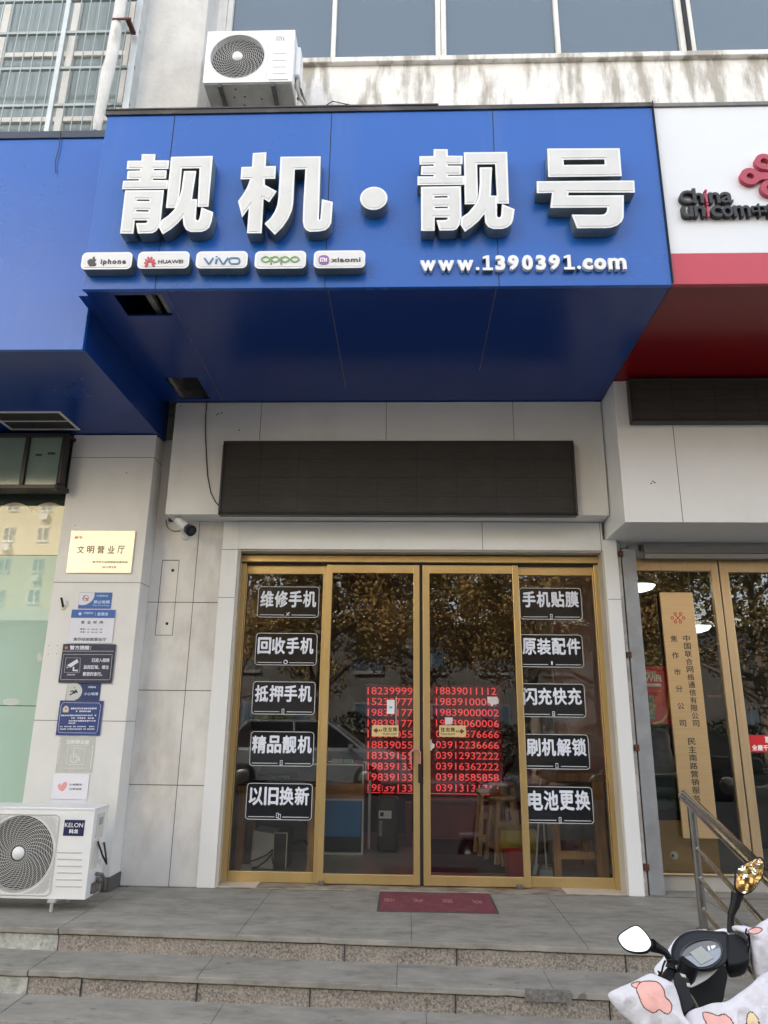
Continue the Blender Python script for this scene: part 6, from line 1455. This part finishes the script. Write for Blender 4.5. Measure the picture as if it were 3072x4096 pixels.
def pillow(name, pts, dist, n_, T, prints=(), nr=62, seed=1, cpx=None):
    out2 = smoothpoly(pts, 18); p0 = PD(*(cpx or pts[0]), dist); K = len(out2)
    cx_ = sum(p[0] for p in out2)/K; cy_ = sum(p[1] for p in out2)/K
    vs = []; px_ = []; fs = []; mi = []
    for side in (1, -1):
        for i in range(nr+1):
            s_ = 1-i/nr
            for j in range(K):
                q = (cx_+(out2[j][0]-cx_)*s_, cy_+(out2[j][1]-cy_)*s_)
                h = T*(max(0, 1-s_**3))**.55*side
                P = WN(*S(*q), p0, n_)
                wr = (noise.noise(P*8+Vector((seed, 0, 0)))*.022+abs(noise.noise(Vector((P.x*20, P.y*9, P.z*6+seed))))*-.026+noise.noise(P*34)*.005)*(1-s_**6)
                vs.append(P+n_*(h+wr)); px_.append(q)
    B2 = (nr+1)*K
    for sd_ in (0, 1):
        for i in range(nr):
            for j in range(K):
                a, b_, c, d = sd_*B2+i*K+j, sd_*B2+i*K+(j+1) % K, sd_*B2+(i+1)*K+(j+1) % K, sd_*B2+(i+1)*K+j
                fs.append((a, b_, c, d) if sd_ == 0 else (d, c, b_, a))
                q = ((px_[a][0]+px_[c][0])/2, (px_[a][1]+px_[c][1])/2); m = 0
                if sd_ == 0 or True:
                    for poly, mm, bw in prints:
                        ins = inside(q, poly)
                        if dseg(q, poly) < bw: m = 2; break
                        if ins: m = mm; break
                mi.append(m)
    me = bpy.data.meshes.new(name); me.from_pydata([tuple(v) for v in vs], [], fs)
    bm = bmesh.new(); bm.from_mesh(me); bmesh.ops.remove_doubles(bm, verts=bm.verts, dist=1e-4); bmesh.ops.recalc_face_normals(bm, faces=bm.faces); bm.to_mesh(me); bm.free()
    o = finish(name, me, [qw, qp, qb, qy], quilt, smooth=True)
    return o, mi, fs
def pillow2(*a, **k):
    o, mi, fs = pillow(*a, **k)
    # assign printed patches by projecting every face back to its own outline space
    me = o.data; base = WL[o.name]; prints = k.get('prints', ())
    for p in me.polygons:
        c = proj(base+p.center); q = ((c[0]-2430)*2.584, (c[1]-3500)*2.584); m = 0
        for poly, mm, bw in prints:
            if dseg(q, poly) < bw: m = 2; break
            if inside(q, poly): m = mm; break
        p.material_index = m
    return o
def scallop(pts, amp=10, n=6, seed=0):
    random.seed(seed); sp_ = smoothpoly(pts, n); c = (sum(p[0] for p in sp_)/len(sp_), sum(p[1] for p in sp_)/len(sp_)); out = []
    for i, p in enumerate(sp_):
        k = 1+amp/100*math.sin(i*.9+seed); out.append((c[0]+(p[0]-c[0])*k, c[1]+(p[1]-c[1])*k))
    return out
qn = Vector((-.25, -.85, .45)).normalized()
patch1 = smoothpoly([(300, 1180), (340, 1110), (430, 1095), (520, 1110), (580, 1180), (600, 1260), (640, 1300), (665, 1350), (655, 1410), (620, 1438), (570, 1415), (535, 1392), (480, 1425), (420, 1400), (380, 1370), (345, 1310), (320, 1240)], 6)
patch0 = smoothpoly([(245, 1130), (300, 1105), (345, 1110), (330, 1160), (280, 1165)], 5)
pillow2('mitt', [(5, 1240), (110, 1170), (250, 1110), (430, 1022), (520, 1045), (640, 1100), (690, 1140), (735, 1260), (770, 1400), (800, 1470), (860, 1540), (960, 1700), (600, 1720), (330, 1600), (200, 1490), (90, 1380)], 2.12, qn, .05, prints=((patch1, 1, 6), (patch0, 1, 6)), seed=2)
patch2 = smoothpoly([(985, 1430), (1060, 1425), (1140, 1455), (1200, 1438), (1260, 1470), (1300, 1540), (1320, 1640), (1200, 1740), (1060, 1680), (1030, 1560)], 6)
patch3 = smoothpoly([(1440, 1480), (1460, 1425), (1500, 1420), (1545, 1470), (1565, 1540), (1530, 1640), (1470, 1640), (1440, 1560)], 6)
patch6 = smoothpoly([(1500, 1505), (1525, 1540), (1500, 1570), (1480, 1540)], 4)
pillow2('lower_apron', [(800, 1480), (880, 1400), (1080, 1365), (1230, 1320), (1350, 1240), (1480, 1150), (1560, 1070), (1680, 1000), (1900, 950), (2050, 1200), (1950, 1700), (1500, 1900), (1100, 1860), (850, 1650)], 2.05, Vector((-.1, -.75, .65)).normalized(), .05, prints=((patch2, 1, 6), (patch6, 1, 2), (patch3, 3, 6)), seed=5, cpx=(1300, 1500))
patch4 = smoothpoly([(1450, 580), (1530, 540), (1600, 560), (1560, 600), (1500, 610)], 6)
pillow2('mitt', [(1290, 530), (1400, 528), (1500, 545), (1600, 480), (1720, 430), (1900, 480), (2000, 700), (1960, 1000), (1750, 1160), (1560, 1090), (1500, 960), (1480, 850), (1478, 720), (1430, 620), (1370, 590), (1310, 580)], 2.45, Vector((-.2, -.9, .4)).normalized(), .06, prints=((patch4, 1, 5),), seed=8)
b = MB(); o = MB()
for q in (((1640, 770), (1648, 805)), ((1655, 765), (1665, 800)), ((1580, 890), (1620, 900), (1615, 930)), ((1600, 870), (1610, 940)), ((1590, 910), (1635, 945)), ((1640, 850), (1655, 840), (1655, 890))):
    b.tube([PD(*p, 2.365) for p in q], .0022, 5)
b.obj('printed_marks', qb, quilt)
# ================================================================== across the street (seen in the glass and the mirrors)
leaf_m = bpy.data.materials.new('autumn_leaves'); leaf_m.use_nodes = True
n = leaf_m.node_tree.nodes; l = leaf_m.node_tree.links; bs_ = n['Principled BSDF']
g = n.new('ShaderNodeNewGeometry'); cr_ = n.new('ShaderNodeValToRGB'); cr_.color_ramp.interpolation = 'LINEAR'
el = cr_.color_ramp.elements; el[0].position = 0; el[0].color = (.05, .06, .015, 1); el[1].position = 1; el[1].color = (.5, .36, .1, 1)
for p_, c_ in ((.25, (.13, .12, .025, 1)), (.5, (.24, .15, .05, 1)), (.75, (.36, .21, .07, 1))): e_ = el.new(p_); e_.color = c_
tn_ = n.new('ShaderNodeTexNoise'); tn_.inputs['Scale'].default_value = .55; tn_.inputs['Detail'].default_value = 3; l.new(g.outputs['Position'], tn_.inputs['Vector'])
ma_ = n.new('ShaderNodeMath'); ma_.operation = 'MULTIPLY_ADD'; ma_.inputs[1].default_value = .4; mr_ = n.new('ShaderNodeMapRange'); mr_.inputs[1].default_value = .3; mr_.inputs[2].default_value = .7; mr_.inputs[4].default_value = .6
l.new(tn_.outputs['Fac'], mr_.inputs[0]); l.new(g.outputs['Random Per Island'], ma_.inputs[0]); l.new(mr_.outputs[0], ma_.inputs[2]); l.new(ma_.outputs[0], cr_.inputs[0]); l.new(cr_.outputs[0], bs_.inputs['Base Color']); bs_.inputs['Roughness'].default_value = .6
tl_ = n.new('ShaderNodeBsdfTranslucent'); l.new(cr_.outputs[0], tl_.inputs[0]); mx_ = n.new('ShaderNodeMixShader'); mx_.inputs[0].default_value = .35
l.new(bs_.outputs[0], mx_.inputs[1]); l.new(tl_.outputs[0], mx_.inputs[2]); l.new(mx_.outputs[0], n['Material Output'].inputs[0])
bark = mat('bark', (.16, .13, .1), .9, var=.4, vs=5, bump=.6, bs=14)
def make_tree(seed, H=9.5, cw=3.4, base=2.3):
    rnd = random.Random(seed)
    root = thing('street_tree', (0, 0, 0), 'x', 'tree', 'street trees across the road')
    b = MB(); b.tube([(0, 0, 0), (.05, .03, 1.2), (.0, .08, 2.6), (.1, 0, 4.5), (0, .1, 7.5)], [.2, .16, .14, .1, .03], 10)
    cl = []
    for k in range(11):
        a = rnd.uniform(0, 2*PI); z = 2.1+k*.5; L_ = cw*rnd.uniform(.45, .8)*(1.1-.06*k)
        e = Vector((math.cos(a)*L_, math.sin(a)*L_, z+rnd.uniform(.6, 1.6)))
        b.tube([(0, .05, z), tuple(e*.5+Vector((0, 0, z*.5+.1))), tuple(e)], [.07, .045, .015], 6); cl.append(e)
    b.obj('trunk', bark, root)
    vs = []; fs = []
    for k in range(150):
        while True:
            p = Vector((rnd.uniform(-1, 1), rnd.uniform(-1, 1), rnd.uniform(-1, 1)))
            if .25 < p.length < 1: break
        c = Vector((p.x*cw, p.y*cw, base+(H-base)/2+p.z*(H-base)/2)) if k > 22 else cl[k % 11]+Vector((rnd.gauss(0, .4),)*3)
        R_ = rnd.uniform(.4, .85)
        for j in range(180):
            d = Vector((rnd.gauss(0, 1), rnd.gauss(0, 1), rnd.gauss(0, .7))).normalized()*R_*rnd.uniform(.3, 1)**.6
            q = c+d; u = Vector((rnd.gauss(0, 1), rnd.gauss(0, 1), rnd.gauss(0, .6))).normalized(); v = u.cross(Vector((rnd.gauss(0, 1), rnd.gauss(0, 1), rnd.gauss(0, 1)))).normalized()
            s_ = rnd.uniform(.04, .07); i0 = len(vs)
            vs += [q-u*s_, q+v*s_*.8, q+u*s_*1.1, q-v*s_*.8]; fs.append((i0, i0+1, i0+2, i0+3))
    me = bpy.data.meshes.new('crown'); me.from_pydata([tuple(v) for v in vs], [], fs); finish('crown', me, leaf_m, root)
    return root
def copy_tree(root, loc, rz, s_, label):
    r = root.copy(); COL.objects.link(r); r.location = loc; r.rotation_euler = (0, 0, rz); r.scale = (s_,)*3; r['label'] = label
    for ch in root.children:
        c = ch.copy(); COL.objects.link(c); c.parent = r
        for g_ in ch.children: d = g_.copy(); COL.objects.link(d); d.parent = c
    return r
tA, tB = make_tree(1), make_tree(2, 10.5, 3.7, 2.5)
tA.location = (-2.6, -14.5, -.47); tA['label'] = 'golden brown street tree across the road, opposite the left door leaf'
tB.location = (3.6, -15, -.47); tB['label'] = 'golden brown street tree across the road, opposite the right side window'; tB.rotation_euler = (0, 0, 1)
copy_tree(tA, (9.6, -14.2, -.47), 2.1, 1.05, 'street tree across the road, opposite the neighbouring brass doors'); copy_tree(tB, (-19.5, -15.5, -.47), 3.9, .95, 'farthest left street tree across the road')
copy_tree(tA, (.4, -20, -.47), 4.4, 1.15, 'street tree in the second row, opposite the middle of the doors'); copy_tree(tB, (7, -21, -.47), 2.6, 1.1, 'street tree in the second row, opposite the handrail')
copy_tree(tB, (-6.5, -22, -.47), .6, 1.1, 'street tree in the second row, opposite the panel pillar'); copy_tree(tA, (15, -17, -.47), 5.4, 1.1, 'farthest right street tree across the road')
# parked cars
def make_car(col, label, suv=1.0):
    root = thing('parked_car', (0, 0, 0), label, 'car', 'cars parked across the road')
    paint = mat('car_paint_%d' % int(col[0]*100), col, .25, coat=1)
    h = 1.45*suv; Lc = 4.6; wd = .9
    prof = [(-2.3, .35), (-2.32, .75), (-2.2, .95), (-1.1, 1.0), (1.35, 1.0), (2.2, .85), (2.3, .6), (2.28, .32)]
    rings = []
    b = MB()
    def sec(pr, ws):
        out = []
        for s_ in ws: out.append([(x, s_*1.0, z) for x, z in pr])
        return out
    prof2 = smoothpoly(prof+[(0, .28)], 4)
    R3 = [[(x*.97, -wd, .3+(z-.3)*.9) for x, z in prof2], [(x, -wd*.93, z) for x, z in prof2], [(x, wd*.93, z) for x, z in prof2], [(x*.97, wd, .3+(z-.3)*.9) for x, z in prof2]]
    k = len(prof2); vs = [p for r_ in R3 for p in r_]; fs = []
    for i in range(3):
        for j in range(k): fs.append((i*k+j, i*k+(j+1) % k, (i+1)*k+(j+1) % k, (i+1)*k+j))
    b.add(vs, fs, 0, True); b.add(R3[0], [tuple(range(k))]); b.add(R3[-1], [tuple(range(k-1, -1, -1))])
    b.obj('body', paint, root, weld=True)
    b = MB()
    lo = [(-1.9, .97), (1.15, .97)]; 
    A_ = [(-1.95, -.84, .96), (1.3, -.84, .96), (1.3, .84, .96), (-1.95, .84, .96)]; B_ = [(-1.45, -.64, h), (.45, -.64, h), (.45, .64, h), (-1.45, .64, h)]
    b.add(A_+B_, [(0, 3, 2, 1), (0, 1, 5, 4), (1, 2, 6, 5), (2, 3, 7, 6), (3, 0, 4, 7)]); o = b.obj('cabin_glass', mat('car_glass', (.02, .025, .03), .05, coat=1), root)
    b = MB(); b.box(-1.5, .48, -.66, .66, h-.01, h+.05)
    for (p, q) in zip(A_, B_): b.tube([p, q], .035, 6)
    for s_ in (-1, 1): b.tube([(-.3, s_*.845, .96), (-.35, s_*.645, h)], .035, 6)
    b.obj('roof', paint, root, .02)
    for x in (-1.45, 1.4):
        for s_ in (-1, 1):
            b = MB(); b.lathe([(.0, -.1), (.3, -.1), (.33, -.06), (.33, .06), (.3, .1), (0, .1)], (x, s_*.82, .33), 'Y', 24); w_ = b.obj('wheel', MATS['tyre'], root)
            b = MB(); b.lathe([(0, s_*.11), (.19, s_*.105), (.2, s_*.09)], (x, s_*.82, .33), 'Y', 16); b.obj('rim', steel, w_)
    for s_ in (-1, 1):
        mbox('headlight', (2.2, 2.29, s_*.62-.14, s_*.62+.14, .66, .78), mat('lamp_glass', (.6, .62, .65), .1, coat=1), root, .02); mbox('tail_light', (-2.31, -2.24, s_*.66-.12, s_*.66+.12, .74, .88), mat('tail_red', (.35, .01, .01), .2), root, .02)
        mbox('door_mirror', (.95, 1.07, s_*.93-.08, s_*.93+.08, .98, 1.1), paint, root, .02)
    return root
c1 = make_car((.6, .62, .62), 'white car parked across the road, opposite the left side window', 1.08); c1.location = (-2.3, -12.2, -.47)
c2 = make_car((.03, .035, .04), 'black car parked across the road, opposite the neighbouring shop'); c2.location = (5.6, -12.0, -.47); c2.rotation_euler = (0, 0, PI)
copy_tree(c1, (11.6, -12.3, -.47), 0, 1, 'white car parked across the road, beyond the black one')
copy_tree(c2, (-8.2, -12.2, -.47), 0, 1, 'black car parked across the road, opposite the left blue canopy')
# buildings opposite
def block(label, x0, x1, y0, y1, h, wm, cols, rows, wz0, dz, facing=1, ww=1.2, wh=1.5, cat='building', dark=False):
    root = thing('apartment_building', ((x0+x1)/2, y1, -.47), label, cat)
    mbox('wall', (x0, x1, y0, y1, -.47, h), wm, root); mbox('roof', (x0-.3, x1+.3, y0-.3, y1+.3, h, h+.5), wall_m, root)
    fm, gm, ac_ = mat('far_frame_dark', (.1, .1, .1), .5) if dark else mat('far_frame', (.7, .7, .68), .5), mat('far_glass', (.04, .06, .08), .1, spec=1), mat('far_unit', (.6, .6, .58), .6)
    for r in range(rows):
        b = MB(); gl = MB()
        for c in range(cols):
            xc_ = x0+(x1-x0)*(c+.5)/cols; z = wz0+r*dz
            b.box(xc_-ww/2, xc_+ww/2, y1, y1+.18, z, z+.12); b.box(xc_-ww/2, xc_+ww/2, y1, y1+.06, z+.12, z+wh)
            for s_ in (-.5, 0): gl.box(xc_+ww*s_+.06, xc_+ww*(s_+.5)-.06, y1+.05, y1+.075, z+.2, z+wh-.08)
            if (c+r) % 2 == 0 and not dark: b.box(xc_-.4, xc_+.4, y1, y1+.5, z-.9, z-.25)
        o = b.obj('window_row', fm, root); gl.obj('panes', gm, o)
    return root
block('tall cream yellow apartment tower across the road, mirrored in the film covered window', -58, -27.5, -85, -62, 46, mat('cream_render', (.66, .57, .36), .8, var=.08, vs=.3), 9, 13, 2, 3.1)
block('low near black building added behind the street trees to darken the reflections', -24, 30, -46, -34, 6.2, mat('darkened_render', (.05, .045, .04), .85, var=.3, vs=.6), 16, 2, .5, 3.0, ww=1.6, dark=True)  # added behind the trees, coloured near black to darken what the glass mirrors
hd = MB()
for k in range(46): hd.box(-12+k*.55, -12+k*.55+.05, -18.03, -18.0, -.47, .75)
hd.box(-12, 13.5, -18.04, -17.99, .6, .66); hd.box(-12, 13.5, -18.04, -17.99, -.2, -.14)
tag(hd.obj('fence', mat('dark_fence', (.03, .035, .03), .5)), 'dark iron fence behind the parked cars across the road', 'fence')

hv = []; hf = []; rh = random.Random(4)  # hedge added to keep the middle band of the reflections dark
for k in range(16000):
    p = Vector((rh.uniform(-14, 14), rh.uniform(-19.6, -18.6), rh.uniform(-.4, 1.7+.5*noise.noise(Vector((rh.uniform(0, 1)*.01, k*.0, 0))))))
    p.z = -.4+(p.z+.4)*(.75+.35*noise.noise(Vector((p.x*.8, 0, 0))))
    u = Vector((rh.gauss(0, 1), rh.gauss(0, 1), rh.gauss(0, 1))).normalized(); v = u.cross(Vector((rh.gauss(0, 1), rh.gauss(0, 1), rh.gauss(0, 1)))).normalized(); s_ = .06
    i0 = len(hv); hv += [tuple(p-u*s_), tuple(p+v*s_), tuple(p+u*s_), tuple(p-v*s_)]; hf.append((i0, i0+1, i0+2, i0+3))
me = bpy.data.meshes.new('hedge'); me.from_pydata(hv, [], hf)
tag(finish('hedge', me, mat('hedge_leaf', (.05, .07, .02), .7, var=.5, vs=3)), 'dark green hedge added behind the iron fence to darken the reflections', 'hedge')
